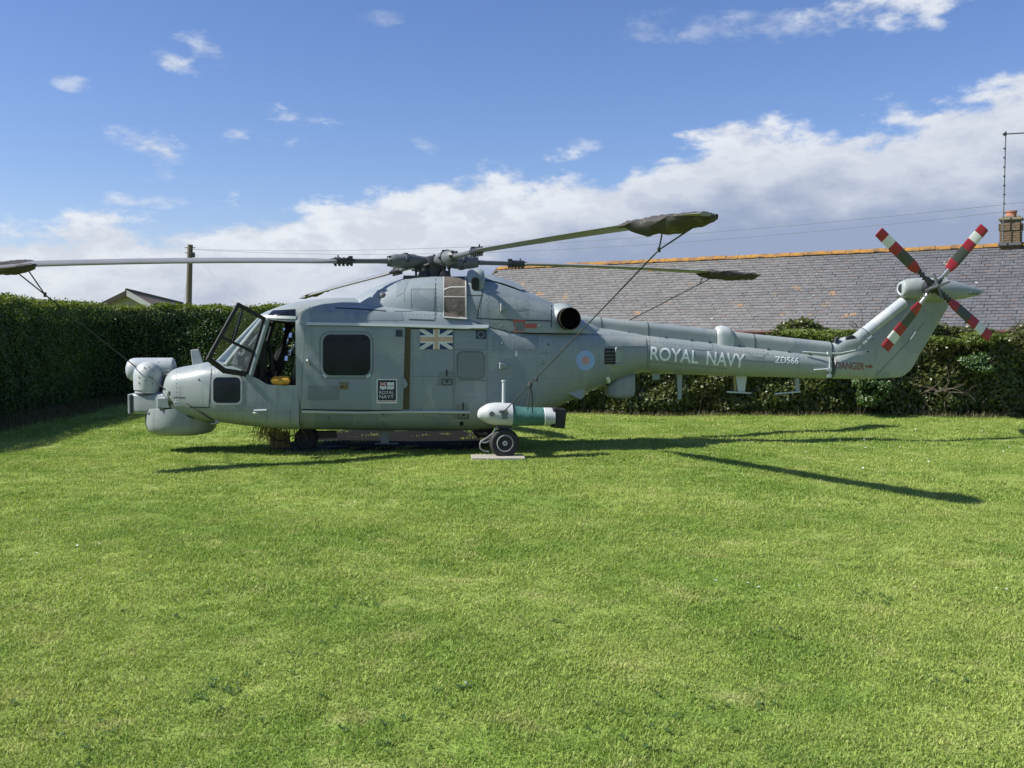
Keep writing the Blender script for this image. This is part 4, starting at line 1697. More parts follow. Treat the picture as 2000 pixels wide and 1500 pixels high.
def front_plate(m):
    a = ah(252.3, 770, HY - .2)
    b = ah(252.3, 808, HY - .2)
    m.box((a.x, HY, (a.z + b.z) / 2), (.035, .44, a.z - b.z))
solid('front_plate', front_plate, 'pale_paint', sh_o, bevel=.01, smooth=False)
solid('shelf_seam', lambda m: m.box((ah(257.5, 789, HY - .22).x, HY, ah(257, 789, HY - .22).z), (.022, .468, .262)), 'seam', sh_o, smooth=False)


def bracket(m):
    a, b = ah(306, 777, HY - .46), ah(331, 797, HY - .46)
    m.box(((a.x + b.x) / 2, HY - .36, (a.z + b.z) / 2), (b.x - a.x, .2, a.z - b.z))
solid('bracket_box', bracket, 'pale_paint', sh_o, smooth=False, bevel=.012)
solid('bracket_plate', lambda m: m.box(ah(349, 789, HY - .53), (.12, .03, .075)), 'pale_paint', sh_o, smooth=False, bevel=.006)

tur = bpy.data.objects.new('sensor_turret', None)
COL.objects.link(tur)
tur.parent = HELI
tur.matrix_parent_inverse = Matrix.Translation(-Vector(HELI.location))


def drum(m):
    a = ah(250, 723, HY + .05)
    c = ah(0, 723, HY + .05).z
    prof = [(-.02, .02), (-.018, .075), (0, .12), (.035, .152), (.08, .168), (.16, .172), (.62, .172), (.64, .165), (.645, .13), (.66, .125), (.66, .02)]
    m.lathe((a.x, HY + .05, c), (1, 0, 0), prof, 36)
solid('sensor_drum', drum, 'pale_paint', tur)


def yoke(m):
    p = ah(290, 767, HY - .12)
    top = ah(290, 706, HY - .12).z - p.z
    prof = [(0, .185), (.045, .185), (.046, .200), (.10, .203), (top - .20, .205), (top - .12, .188), (top - .05, .135), (top - .012, .07), (top, .01)]
    m.lathe((p.x, HY - .12, p.z), (0, 0, 1), prof, 36)
solid('turret_housing', yoke, 'pale_paint', tur)


def yoke_base(m):
    p = ah(290, 770, HY - .12)
    m.lathe((p.x, HY - .12, p.z), (0, 0, 1), [(0, .18), (.055, .18), (.055, .14)], 32)
solid('turret_base', yoke_base, 'seam', tur)


def turret_screws(m):
    pxz = [(304, 708), (290, 717), (297, 724), (298, 737), (283, 743), (298, 749), (271, 737), (271, 748), (281, 718), (309, 722)]
    c = ah(290, 735, HY - .12)
    for (x, y) in pxz:
        for it in range(1):
            q = ah(x, y, HY - .32)
            dxx = q.x - c.x
            rr = .207 if y > 735 else .207 * math.sqrt(max(.05, 1 - ((735 - y) / 31.0) ** 2))
            yy = HY - .12 - math.sqrt(max(.0001, rr ** 2 - dxx ** 2))
            m.lathe((q.x, yy + .006, q.z), (0, -1, 0), [(0, .009), (.012, .009), (.014, .004)], 8)
solid('screws', turret_screws, 'seam_soft', tur)['kind'] = 'stuff'


def connectors(m):
    for (x, y, dy_) in ((335, 708, 0), (338, 713, .05), (333, 717, -.06), (339, 720, .0), (331, 724, -.1), (328, 731, -.12), (336, 728, .02)):
        q = ah(x, y, HY - .03 + dy_)
        m.path([q + Vector((-.05, 0, 0)), q + Vector((.012, 0, 0))], .017, 8)
solid('connectors', connectors, 'steel', tur)


def cable(m):
    m.path([ah(328, 735, HY - .1), ah(324, 748, HY - .16), ah(316, 758, HY - .2), ah(308, 760, HY - .22)], .016, 8)
    m.path([ah(316, 755, HY - .24), ah(322, 757, HY - .22), ah(327, 752, HY - .2)], .018, 8)
solid('cable_bundle', cable, 'black', tur)


def radome(m):
    p = ah(355, 853, HY)
    prof = [(0.0, .02), (.002, .20), (.014, .34), (.045, .435), (.10, .485), (.17, .502), (.30, .503), (.40, .49), (.42, .30)]
    m.lathe((p.x, HY, ah(355, 853, HY - .33).z), (0, 0, 1), prof, 56)
solid('radome', radome, 'patch_grey' if False else 'grey_paint')
solid('radome_collar', lambda m: m.path([ah(x, y, HY - .40 + .1 * abs(x - 340) / 60) for x, y in ((288, 808), (300, 803), (320, 800), (345, 806), (375, 815), (402, 823))], .013, 8), 'seam_soft')


def aerial_blade(m):
    pts = [ah(x, y, HY - .04) for x, y in ((372, 683.5), (387, 682), (397, 711), (376, 716))]
    m.prism(pts, (0, .05, 0))
solid('blade_aerial', aerial_blade, 'pale_paint', bevel=.008, smooth=False)
solid('pitot_probe', lambda m: m.path([ah(410, 828, HY - .55), ah(428, 826, HY - .55)], [.008, .012], 8), 'steel')
solid('pitot_mount', lambda m: m.box(ah(424, 823, HY - .55), (.05, .03, .06)), 'grey_paint', smooth=False)

# ------------------------------------------------------------------ windscreen, posts, doors
WS_B, WS_T = (424, 707), (513, 615)                  # windscreen foot and head on the centre line


def screen_pt(u, v):
    """u across (-1 near .. 1 far), v up 0..1"""
    x = WS_B[0] + (WS_T[0] - WS_B[0]) * v
    y = WS_B[1] + (WS_T[1] - WS_B[1]) * v
    p = ah(x, y, HY)
    hw = .62 * (1 - v) + .50 * v
    bow = .13 * (1 - v) + .05 * v
    return Vector((p.x + bow * u * u * 1.6, HY + hw * u, p.z - .03 * u * u))


def windscreen(m, s0, s1):
    n = 8
    G = [[screen_pt(s0 + (s1 - s0) * i / n, v / 6) for i in range(n + 1)] for v in range(7)]
    vs = [p for r in G for p in r]
    m.add(vs, [(j * (n + 1) + i, j * (n + 1) + i + 1, (j + 1) * (n + 1) + i + 1, (j + 1) * (n + 1) + i) for j in range(6) for i in range(n)])
ws = solid('windscreen', lambda m: windscreen(m, -.97, -.04), 'pane')
ws2 = solid('windscreen', lambda m: windscreen(m, .04, .97), 'pane')
for u, rr in ((-1, .045), (0, .035), (1, .045)):
    solid('windscreen_post', lambda m: m.path([screen_pt(u, v / 6) for v in range(7)], rr, 10, flat=.7), 'pale_paint')
solid('windscreen_foot', lambda m: m.path([screen_pt(-1 + k / 6, 0) for k in range(13)], .03, 8), 'grey_paint')
# black side panel between the nose deck and the door, with wiper
def wiper(m):
    m.path([ah(446, 707, HY - .45), ah(455, 712, HY - .5), ah(468, 718, HY - .55)], .006, 6)
    m.path([ah(413, 688, HY - .2), ah(423, 691, HY - .3)], .008, 6)
solid('wiper', wiper, 'black', ws)
# quarter glass between the windscreen post and the door post
DA, DB = ah(516, 623, HY - .70), ah(482, 731, HY - .80)        # door hinge line, top and foot


def quarter(m):
    a0, a1 = screen_pt(-1, 0), screen_pt(-1, 1)
    m.add([a0, DB, DA, a1], [(0, 1, 2, 3)])
solid('quarter_glass', quarter, 'pane_dusty')
solid('door_post', lambda m: m.path([DB + Vector((.05, 0, -.02)), DA + Vector((.05, 0, 0))], .036, 8), 'grey_paint')
# the far side: post, sill bar and a closed door with glass
fA, fB = DA.copy(), DB.copy()
fA.y, fB.y = HY + .70, HY + .80
fC, fD, fE = Vector((ah(577, 628, 14.2).x, HY + .82, DA.z - .03)), Vector((ah(577, 752, 14.15).x, HY + .85, ah(575, 752, 14.15).z)), Vector((ah(525, 752, 14.15).x, HY + .84, ah(525, 752, 14.15).z))


def far_frame(m):
    loop = [fA, fC, fD, fE, fB, fA]
    for p, q in zip(loop[:-1], loop[1:]):
        m.path([p, q], .035, 8)
    m.path([fA.lerp(fC, .62), fE.lerp(fB, .1)], .05, 8)
    m.path([fC.lerp(fD, .55), fE.lerp(fB, .1).lerp(fA.lerp(fC, .62), .42)], .02, 8)
solid('far_door_frame', far_frame, 'black')
solid('far_door_glass', lambda m: m.add([fA, fC, fD, fE, fB], [(0, 1, 2, 3, 4)]), 'pane_dusty')
solid('roof_lining', lambda m: m.prism([DA + Vector((.0, .06, -.01)), Vector((fC.x, HY - .78, fC.z)), fC + Vector((0, -.06, 0)), fA + Vector((0, -.06, -.01))], (0, 0, .03)), 'dark_interior', smooth=False)


# open crew door: hinged on the slanting post, swung forward
def door_local():
    """closed outline of the near door"""
    C = Vector((ah(574, 628, HY - .80).x, HY - .80, ah(574, 629, HY - .80).z))
    D = Vector((ah(571, 752, HY - .855).x, HY - .855, ah(571, 751, HY - .855).z))
    E = Vector((ah(527, 752, HY - .85).x, HY - .85, ah(527, 751, HY - .85).z))
    return [DA, C, D, E, DB]


DOOR_SWING = R(136)
hinge = (DB - DA).normalized()
Mdoor = Matrix.Translation(DA) @ Matrix.Rotation(DOOR_SWING, 4, hinge) @ Matrix.Translation(-DA)


def project(p):
    v = MH @ p - Vector((0, 0, CAMZ))
    fz = v.y * math.cos(PITCH) - v.z * math.sin(PITCH)
    return (1000 + F * v.x / fz, 750 - F * (v.y * math.sin(PITCH) + v.z * math.cos(PITCH)) / fz)


dl = [Mdoor @ p for p in door_local()]
if (dl[1] - DA).x > 0 or (dl[1] - DA).y > .2:
    Mdoor = Matrix.Translation(DA) @ Matrix.Rotation(-DOOR_SWING, 4, hinge) @ Matrix.Translation(-DA)
    dl = [Mdoor @ p for p in door_local()]
print('door corners', [tuple(round(c) for c in project(p)) for p in dl])
crew = bpy.data.objects.new('crew_door', None)
COL.objects.link(crew)
crew.parent = HELI
crew.matrix_parent_inverse = Matrix.Translation(-Vector(HELI.location))


def bar3(m, p, q, w_, t_, nrm_):
    d = (q - p).normalized()
    s_ = d.cross(nrm_).normalized() * w_ / 2
    nn = nrm_.normalized() * t_ / 2
    e = d * w_ * .3
    vs = []
    for c in (p - e, q + e):
        vs += [c - s_ - nn, c + s_ - nn, c + s_ + nn, c - s_ + nn]
    m.add(vs, [(0, 1, 2, 3), (7, 6, 5, 4), (0, 4, 5, 1), (1, 5, 6, 2), (2, 6, 7, 3), (3, 7, 4, 0)])


dn_ = (dl[1] - dl[0]).cross(dl[4] - dl[0]).normalized()


def door_frame(m):
    for i in range(5):
        p, q = dl[i], dl[(i + 1) % 5]
        bar3(m, p, q, .055 if i not in (2, 3) else .075, .035, dn_)
solid('door_frame', door_frame, 'black', crew, smooth=False, bevel=.008)


def door_bars(m):
    a = dl[1].lerp(dl[2], .60)
    b = dl[0].lerp(dl[4], .60)
    bar3(m, a, b, .035, .03, dn_)
    bar3(m, dl[0].lerp(dl[1], .80), a.lerp(b, .37), .028, .025, dn_)
solid('window_bar', door_bars, 'black', crew, smooth=False)
solid('door_glass', lambda m: m.add(dl, [(0, 1, 2, 3, 4)]), 'pane_dusty', crew)
solid('door_latch', lambda m: m.box(dl[2].lerp(dl[3], .3) + dn_ * -.03, (.06, .04, .10)), 'white_paint', crew, smooth=False, bevel=.008)
solid('door_strut', lambda m: m.path([dl[1], dl[1] + Vector((-.10, .1, .06))], .007, 6), 'rotor_grey', crew)

# cockpit inside
def interior(m):
    fl = ah(525, 800, 14.4).z
    m.box((-3.62, HY, fl), (.85, 1.36, .04))
    m.box((ah(486, 700, 14.6).x, HY, ah(486, 722, 14.6).z), (.26, 1.25, .42))          # instrument panel
    m.box((ah(500, 700, 14.6).x - .05, HY, ah(500, 690, 14.6).z), (.20, 1.0, .22))
solid('cockpit_floor', interior, 'dark_interior', smooth=False, bevel=.02)


def seat(m, y):
    x0 = ah(548, 740, y).x
    zc = ah(548, 758, y).z
    m.box((x0 + .0, y, zc), (.44, .44, .12))
    rot = Matrix.Rotation(R(14), 3, 'Y')
    m.box((x0 + .29, y, zc + .40), (.10, .46, .78), rot)
    m.box((x0 + .36, y, zc + .86), (.09, .26, .20), rot)
for y in (HY - .40, HY + .40):
    solid('seat', lambda m: seat(m, y), 'black', smooth=False, bevel=.03)
solid('control_stick', lambda m: m.path([ah(528, 760, HY - .35), ah(524, 735, HY - .35), ah(528, 712, HY - .35)], [.014, .014, .022], 8), 'black')
solid('cockpit_clutter', lambda m: (m.path([ah(510, 742, HY - .6), ah(512, 700, HY - .55), ah(520, 674, HY - .5), ah(530, 690, HY - .45), ah(533, 730, HY - .5)], .035, 8),
                                    m.box(ah(512, 690, HY - .5), (.12, .2, .35)), m.box(ah(524, 634, HY - .3), (.12, .25, .05)),
                                    m.path([ah(566, 632, HY - .1), ah(549, 690, HY - .1), ah(534, 722, HY - .1)], .075, 8)), 'dark_interior', bevel=.01)


def sheeting(m):
    G = []
    for j in range(9):
        for i in range(5):
            q = ah(553 + i * 6 - j * .4, 632 + j * 9, HY + .45)
            G.append(q + Vector((0, .05 * math.sin(i * 2.1 + j * 1.7), 0)))
    m.add(G, [(j * 5 + i, j * 5 + i + 1, (j + 1) * 5 + i + 1, (j + 1) * 5 + i) for j in range(8) for i in range(4)])
solid('plastic_sheet', sheeting, 'pane_dusty')

# small windows and roof glass
def chin_window(m):
    fan(m, rrect(417, 737, 470, 787, 9), .006, mi=0)
cw = solid('chin_window', chin_window, 'dark_window')
solid('chin_window_rim', lambda m: ringband(m, rrect(417, 737, 470, 787, 9), rrect(412.5, 733, 474, 791, 12), .010, depth=.012), 'grey_paint', cw)
solid('roof_window', lambda m: quadpatch(m, [(533, 606.5), (577, 604), (577, 618.5), (521, 617.5)], .004, 8, 4), 'dark_window')
solid('roof_window_rim', lambda m: strip(m, [(514, 618.5), (540, 619.5), (578, 620.5)], 5, .012, depth=.02), 'light_trim')

# ------------------------------------------------------------------ sliding cabin door
door = solid('sliding_door', lambda m: quadpatch(m, [(597, 637.5), (791, 640), (787, 799.5), (588, 797)], .030, 20, 16, depth=.034), 'grey_paint')
solid('door_window', lambda m: fan(m, rrect(631, 653.5, 723.5, 733, 15), .033), 'dark_window', door)
solid('window_rim', lambda m: ringband(m, rrect(631, 653.5, 723.5, 733, 15), rrect(627, 650, 727, 737, 18), .038, depth=.012), 'grey_paint', door)
solid('window_rim_shade', lambda m: ringband(m, rrect(626, 649, 728, 738, 18.5), rrect(624.6, 647.6, 729.4, 739.4, 19.5), .0335), 'seam_soft', door)  # thin dark ring painted in as the rim's shadow line
solid('rim_clips', lambda m: (strip(m, [(631, 731), (638, 737)], 4, .046, depth=.01), strip(m, [(716, 737), (724, 731)], 4, .046, depth=.01)), 'light_trim', door)
solid('door_handle', lambda m: (m.lathe(onskin(602, 705, .03), (0, -1, 0), [(0, .025), (.02, .025), (.03, .012), (.05, .012)], 10), m.box(onskin(603, 711, .05), (.02, .015, .06))), 'steel', door)
solid('door_stop', lambda m: quadpatch(m, rect(773, 645, 786, 658), .036, 2, 2, depth=.01), 'seam', door)
solid('door_lug', lambda m: fan(m, [(787, 737), (792, 741), (796, 750), (794, 756), (787, 758)], .040, 2, depth=.03), 'grey_paint', door)
solid('brown_seal', lambda m: quadpatch(m, [(789, 641), (802, 641), (799.5, 799), (786, 799)], .012, 3, 14, depth=.02), 'brown_strip')
solid('touch_up_patch', lambda m: quadpatch(m, rect(602, 753, 663, 781), .0335, 4, 4), 'patch_grey', door)


def crest(m):
    quadpatch(m, rect(664, 751, 680, 760), .034, 2, 2, mi=0)
    quadpatch(m, rect(666.5, 753.5, 670, 757.5), .0355, 1, 1, mi=1)
    for k in range(7):
        x = 662 + k * 3.0
        quadpatch(m, [(x, 745 + abs(k - 3) * .3), (x + 1.7, 745 + abs(k - 3) * .3), (x + 1.3, 749), (x + .4, 749)], .034, 1, 1, mi=0)
    quadpatch(m, rect(663, 748.7, 681, 750), .0345, 2, 1, mi=0)
solid('gold_crest', crest, ['gold', 'seam'], door)

# rails
solid('top_rail', lambda m: strip(m, [(599, 633.5), (700, 635), (800, 637), (900, 640.5), (952, 641)], 5.5, .055, depth=.075), 'light_trim')
solid('top_rail_shadow_gap', lambda m: strip(m, [(790, 641.2), (900, 643.8), (950, 644.3)], 2.4, .010, depth=.01), 'seam')
solid('bottom_rail', lambda m: strip(m, [(590, 802.5), (700, 804.5), (787, 803.5), (918, 804)], 3.6, .030, depth=.04), 'light_trim')
solid('bottom_rail_gap', lambda m: strip(m, [(590, 799.7), (650, 801.5), (740, 802), (786, 801)], 2.2, .006), 'seam')

# blanked window and hatches aft of the door
bw = solid('blanked_window', lambda m: fan(m, rrect(894, 688, 945, 739, 9), .012, 4, depth=.016), 'patch_grey')


def dots_along(m, outline, off, r=.009, step=1):
    for (x, y) in outline[::step]:
        m.lathe(onskin(x, y, off), (0, -1, 0), [(0, r), (.006, r), (.008, r * .5)], 6)


def outline_even(out, gap):
    P = []
    acc = 0
    n = len(out)
    for i in range(n):
        a, b = out[i], out[(i + 1) % n]
        d = math.hypot(b[0] - a[0], b[1] - a[1])
        t = gap - acc
        while t <= d:
            P.append((a[0] + (b[0] - a[0]) * t / d, a[1] + (b[1] - a[1]) * t / d))
            t += gap
        acc = (acc + d) % gap
    return P
solid('window_bolts', lambda m: dots_along(m, outline_even(rrect(893, 687, 946, 740, 10), 5.4), .010), 'seam', bw)
solid('door_window_screws', lambda m: dots_along(m, outline_even(rrect(629, 651.5, 725.5, 735, 16), 6.5), .036, r=.005), 'seam_soft', door)


def handle_plate(x0, y0, x1, y1, sx):
    def f(m):
        quadpatch(m, [(x0 + 6, y0), (x1 - 4, y0), (x1, y1), (x0, y1)], .006, 3, 3, mi=0)
        ringband(m, rect(sx - 9, y1 - 12, sx + 11, y1 + .5), rect(sx - 7.5, y1 - 10.5, sx + 9.5, y1 - 1), .010, mi=1)
        quadpatch(m, rect(sx - 2, y1 - 9, sx + 4, y1 - 5), .010, 1, 1, mi=1)
        quadpatch(m, rect(sx - 1, y0 - 4, sx + 2, y0 + 9.5), .010, 1, 2, mi=1)
    return f
solid('step_handle', handle_plate(853, 725.5, 892, 752, 872), ['patch_grey', 'seam'])
solid('step_handle', handle_plate(886, 790.5, 917, 817, 904), ['patch_grey', 'seam'])
solid('drain_hole', lambda m: fan(m, [(901.5 + 4 * math.cos(R(a)), 827 + 4.6 * math.sin(R(a))) for a in range(0, 360, 30)], .005, 1), 'black')
solid('rail_end_vent', lambda m: (quadpatch(m, rect(929.5, 645, 949, 662), .006, 3, 3, mi=0), ringband(m, [(939 + 7.5 * math.cos(R(a)), 654 + 7 * math.sin(R(a))) for a in range(0, 360, 30)],
      [(939 + 5 * math.cos(R(a)), 654 + 4.6 * math.sin(R(a))) for a in range(0, 360, 30)], .012, mi=1)), ['seam', 'patch_grey'])
solid('small_fittings', lambda m: [m.lathe(onskin(x, y, 0), (0, -1, -.1), [(0, r), (d_, r * .8), (d_ + .008, r * .3)], 8) for (x, y, r, d_) in
      ((981, 671, .02, .012), (1071, 673, .02, .012), (1032, 681, .012, .008), (642, 815.5, .02, .012), (748, 809.5, .016, .01), (748, 824, .012, .01), (827, 808, .016, .006), (860, 808, .016, .006),
       (885, 807, .018, .02), (979, 636, .014, .01), (1054, 636.5, .014, .01), (388, 741, .014, .01))], 'seam_soft')


def latch_line(m):
    m.path([onskin(497, 801.5, .012), onskin(521, 801.0, .012)], .013, 8)
    m.path([onskin(495, 806.5, .012), onskin(505, 806.0, .012)], .014, 8)
solid('door_step_handle', latch_line, 'light_trim')


def scoop(m, x0, x1, y0, y1, proud):
    c = [(x0, y0), (x1, (y0 + y1) / 2 - 1), (x1, (y0 + y1) / 2 + 2), (x0, y1)]
    base = [onskin(*q, .0) for q in c]
    top = [onskin(x0 + 1, y0 + 2, proud), onskin(x0 + 1, y1 - 2, proud)]
    vs = base + top
    m.add(vs, [(0, 1, 4), (1, 2, 5, 4), (2, 3, 5), (0, 4, 5, 3)])
solid('air_scoop', lambda m: scoop(m, 974, 999, 707, 722, .07), 'grey_paint', smooth=False, bevel=.008)
solid('air_scoop', lambda m: scoop(m, 975.5, 992, 593, 611, .075), 'grey_paint', smooth=False, bevel=.008)
solid('scoop_mouth', lambda m: quadpatch(m, rect(974.5, 594, 977, 610), .03, 1, 2), 'seam')

# exhaust
EXC = ah(1113.5, 622.5, HY - .74)
EXA = Vector((.16, -1, .02)).normalized()
ex = solid('exhaust_pipe', lambda m: m.lathe(EXC - EXA * .45, EXA, [(0, .160), (.40, .160), (.45, .164), (.458, .158), (.45, .148), (.36, .145), (.355, .01)], 40, (False, True)), 'exhaust_black')
solid('exhaust_lip', lambda m: m.lathe(EXC + EXA * .001, EXA, [(0, .166), (.008, .166), (.008, .157), (0, .157)], 40, (False, False)), 'brown_strip', ex)
solid('exhaust_shroud', lambda m: m.lathe(EXC - EXA * .45, EXA, [(0, .25), (.16, .235), (.30, .185), (.32, .164)], 40, (False, False)), 'grey_paint')

# intake cover, scoop and ridge on the cowling
def intake(m):
    quadpatch(m, [(867, 544), (908, 543.5), (909, 624), (866, 621)], .030, 8, 16, mi=0, depth=.03)
ic = solid('intake_cover', intake, 'intake_cloth')
solid('cover_strap', lambda m: [strip(m, p, wd, .036, depth=.006, step=5) for p, wd in
      (([(867, 568), (880, 563.5), (909, 563)], 2.4), ([(867, 581), (909, 581.5)], 2.0), ([(867, 545), (866, 622)], 1.6), ([(909, 544), (910, 626)], 2.6), ([(866, 621.5), (909, 624.5)], 2.4))], 'strap', ic)


def hump(m):
    rg = []
    for (px, hw) in ((911, .05), (914, .11), (922, .155), (932, .165), (940, .155), (945, .12), (947, .06)):
        c = ah(px, 556, HY - .52)
        rg.append([(c.x, HY - .50 + hw * math.cos(t), c.z + (.23 if hw > .1 else .15) * math.sin(t) * (.6 + .4 * hw / .165)) for t in [2 * math.pi * k / 20 for k in range(20)]])
    m.rings(rg)
hp = solid('cooler_intake', hump, 'grey_paint')
def hump_mouth(m):
    m.add([ah(x, y, HY - .676) for x, y in rrect(921, 542, 936, 567, 6)], [tuple(range(24))])
    m.prism([ah(x, y, HY - .674) for x, y in rrect(921, 542, 936, 567, 6)], (0, .03, 0))
solid('intake_mouth', hump_mouth, 'black', hp, smooth=False)


def ridge(m):
    tp = [(945, 534.5), (960, 536.5), (980, 541.5), (1000, 548.5), (1019, 556)]
    lo = [(947, 546), (962, 548), (982, 553), (1002, 560), (1019, 567)]
    a = [ah(x, y, HY - .30) for x, y in tp]
    b = [ah(x, y, HY - .47) for x, y in lo]
    a2 = [p + Vector((0, .62, 0)) for p in a]
    n = 5
    m.add(a + b + a2, [(i, i + 1, n + i + 1, n + i) for i in range(4)] + [(2 * n + i, 2 * n + i + 1, i + 1, i) for i in range(4)] + [(n - 1, 2 * n - 1, 3 * n - 1), (0, 2 * n, n)])
solid('cowling_ridge', ridge, 'grey_paint', ang=30)
solid('roof_light', lambda m: m.lathe(onskin(746, 577, -.01), (-.2, -1, .3), [(0, .055), (.02, .054), (.035, .03), (.04, .005)], 18), 'rotor_grey')

# ------------------------------------------------------------------ panel seams
def seams(m):
    for pts, wd in (
        ([(414, 713), (412, 740), (408.5, 796)], 2.2), ([(408.5, 796), (370, 795)], 1.8), ([(338, 776.5), (362, 776.5)], 1.6),
        ([(588, 797), (597, 637.5)], 1.8),
        ([(720, 606), (750, 607)], 1.6), ([(655, 601.5), (690, 603), (754, 607.5)], 2.2),
        ([(851, 545), (850, 595), (849.5, 624)], 1.4), ([(798, 624), (849, 625.5)], 1.8),
        ([(947, 545), (940, 580), (931, 623)], 1.8), ([(931, 622), (1000, 625), (1076, 627)], 2.2), ([(1076.5, 588), (1077, 627), (1076, 652)], 1.8),
        ([(930, 631), (962, 641), (1000, 649), (1036, 652), (1076, 652)], 1.8), ([(911, 577), (944, 577)], 1.2),
        ):
        strip(m, pts, wd, .004)
solid('panel_seams', seams, 'seam')


def seams_soft(m):
    for pts, wd in (
        ([(803, 565), (803, 608)], 1.4), ([(803, 608), (770, 608)], 1.4), ([(803, 565), (849, 565)], 1.2),
        ([(1076, 653.5), (1175, 654)], 1.3), ([(1265, 655), (1264, 726)], 1.3), ([(1269, 656), (1268, 726)], 1.1),
        ([(886, 646), (886, 800)], 1.3), ([(886, 683), (950, 683)], 1.0), ([(892, 743), (951, 743)], 1.2), ([(801, 735), (886, 735)], .8),
        ([(951, 645), (951, 800)], 1.0), ([(1060, 700), (1060, 712)], 1.0), ([(1055, 711), (1068, 711)], 1.0), ([(1056, 690), (1068, 690)], .8),
        ([(1180, 678), (1220, 678)], 1.2), ([(1234, 678), (1264, 678)], 1.2), ([(1005, 605), (1028, 605)], 1.6),
        ([(567, 800), (567, 838)], 1.2), ([(586, 800), (585, 838)], 1.0), ([(776, 806), (888, 809)], .9), ([(700, 818), (700, 838)], 1.6), ([(707, 818), (707, 838)], 1.2),
        ([(608, 642), (700, 643), (785, 645)], 1.0), ([(770, 646), (768, 795)], .9), ([(608, 780), (606, 796)], 1.2), ([(606, 790), (770, 793)], .9),
        ([(1357, 666), (1350, 672), (1352, 681), (1370, 684), (1390, 683), (1393, 675), (1388, 669)], 1.0), ([(1462, 679), (1459, 688), (1470, 697), (1490, 698), (1500, 690), (1497, 681)], 1.0),
        ([(1412, 700), (1560, 712)], .8), ([(1268, 706), (1420, 720)], .7), ([(800, 544), (790, 565), (790, 590)], .9),
        ([(1706, 738), (1768, 674), (1805, 630)], 1.0)):
        strip(m, pts, wd, .004)
solid('fine_seams', seams_soft, 'seam_soft')['kind'] = 'stuff'


def rivets(m):
    rows = [[(592, 812), (900, 815)], [(592, 832), (880, 836)], [(955, 660), (955, 790)], [(960, 690), (1100, 690)], [(1090, 660), (1090, 770)], [(1268, 660), (1267, 722)],
            [(1330, 668), (1330, 728)], [(1400, 676), (1400, 730)], [(1490, 686), (1490, 732)], [(1560, 694), (1560, 734)], [(420, 800), (560, 806)], [(480, 745), (480, 800)],
            [(600, 606), (860, 616)], [(935, 590), (925, 620)], [(1010, 570), (1070, 600)], [(1085, 600), (1085, 650)], [(806, 650), (806, 795)], [(1180, 655), (1180, 670)], [(730, 570), (790, 548)], [(806, 798), (948, 798)], [(806, 648), (884, 690)] if False else [(890, 690), (890, 796)], [(1004, 660), (1004, 780)], [(1050, 655), (1050, 775)], [(960, 740), (1110, 740)],
            [(1130, 665), (1130, 770)], [(1170, 660), (1170, 755)], [(1222, 662), (1222, 735)], [(960, 770), (1100, 772)], [(420, 725), (470, 735)], [(345, 725), (345, 790)], [(500, 755), (500, 830)], [(540, 760), (540, 834)], [(575, 640), (571, 830)],
            [(605, 600), (700, 602)], [(852, 548), (852, 622)], [(957, 550), (950, 620)], [(1030, 570), (1030, 622)], [(950, 585), (1070, 612)], [(1290, 730), (1600, 737)], [(1280, 668), (1600, 704)]]
    for a, b in rows:
        d = math.hypot(b[0] - a[0], b[1] - a[1])
        n = int(d / 7.5)
        for k in range(n + 1):
            p = hit(a[0] + (b[0] - a[0]) * k / n, a[1] + (b[1] - a[1]) * k / n, .001)
            if p is not None:
                m.lathe(p, (0, -1, 0), [(0, .0072), (.004, .006)], 5)
solid('rivet_rows', rivets, 'seam_soft')['kind'] = 'stuff'

# repainted and sun-bleached areas that stand out from the rest of the skin
solid('repainted_patch', lambda m: quadpatch(m, [(806, 563), (848, 563), (847, 607), (806, 607)], .003, 8, 8), 'patch_paint')
solid('repainted_patch', lambda m: quadpatch(m, [(694, 609), (786, 610), (788, 626), (692, 626)], .003, 12, 5), 'patch_paint')
solid('repainted_patch', lambda m: quadpatch(m, [(776, 546), (800, 543), (790, 572), (774, 580)], .003, 6, 6), 'patch_paint')
solid('bleached_patch', lambda m: quadpatch(m, [(584, 606), (604, 602), (606, 632), (583, 632)], .003, 5, 8), 'faded_paint')
solid('repainted_patch', lambda m: quadpatch(m, [(1180, 656), (1262, 658), (1262, 676), (1181, 676)], .003, 8, 5), 'faded_paint')
solid('repainted_patch', lambda m: quadpatch(m, [(590, 808), (690, 810), (690, 836), (590, 834)], .003, 10, 5), 'patch_paint')
solid('repainted_patch', lambda m: quadpatch(m, [(960, 655), (1052, 656), (1050, 686), (960, 686)], .003, 10, 5), 'patch_paint')


# ------------------------------------------------------------------ markings
def text_mesh(txt, bold=0.0):
    cu = bpy.data.curves.new('lettering', 'FONT')
    cu.body = txt
    cu.resolution_u = 4
    cu.offset = bold
    ob = bpy.data.objects.new('lettering', cu)
    COL.objects.link(ob)
    dg = bpy.context.evaluated_depsgraph_get()
    me = bpy.data.meshes.new_from_object(ob.evaluated_get(dg))
    bpy.data.objects.remove(ob)
    bpy.data.curves.remove(cu)
    bm = bmesh.new()
    bm.from_mesh(me)
    ys = [v.co.y for v in bm.verts]
    xs = [v.co.x for v in bm.verts]
    y0, y1, x0, x1 = min(ys), max(ys), min(xs), max(xs)
    for k in range(1, 7):
        bmesh.ops.bisect_plane(bm, geom=bm.verts[:] + bm.edges[:] + bm.faces[:], plane_co=(0, y0 + (y1 - y0) * k / 7, 0), plane_no=(0, 1, 0))
    vs = [((v.co.x - x0) / (x1 - x0), (v.co.y - y0) / (y1 - y0)) for v in bm.verts]
    fs = [tuple(v.index for v in f.verts) for f in bm.faces]
    bm.free()
    return vs, fs


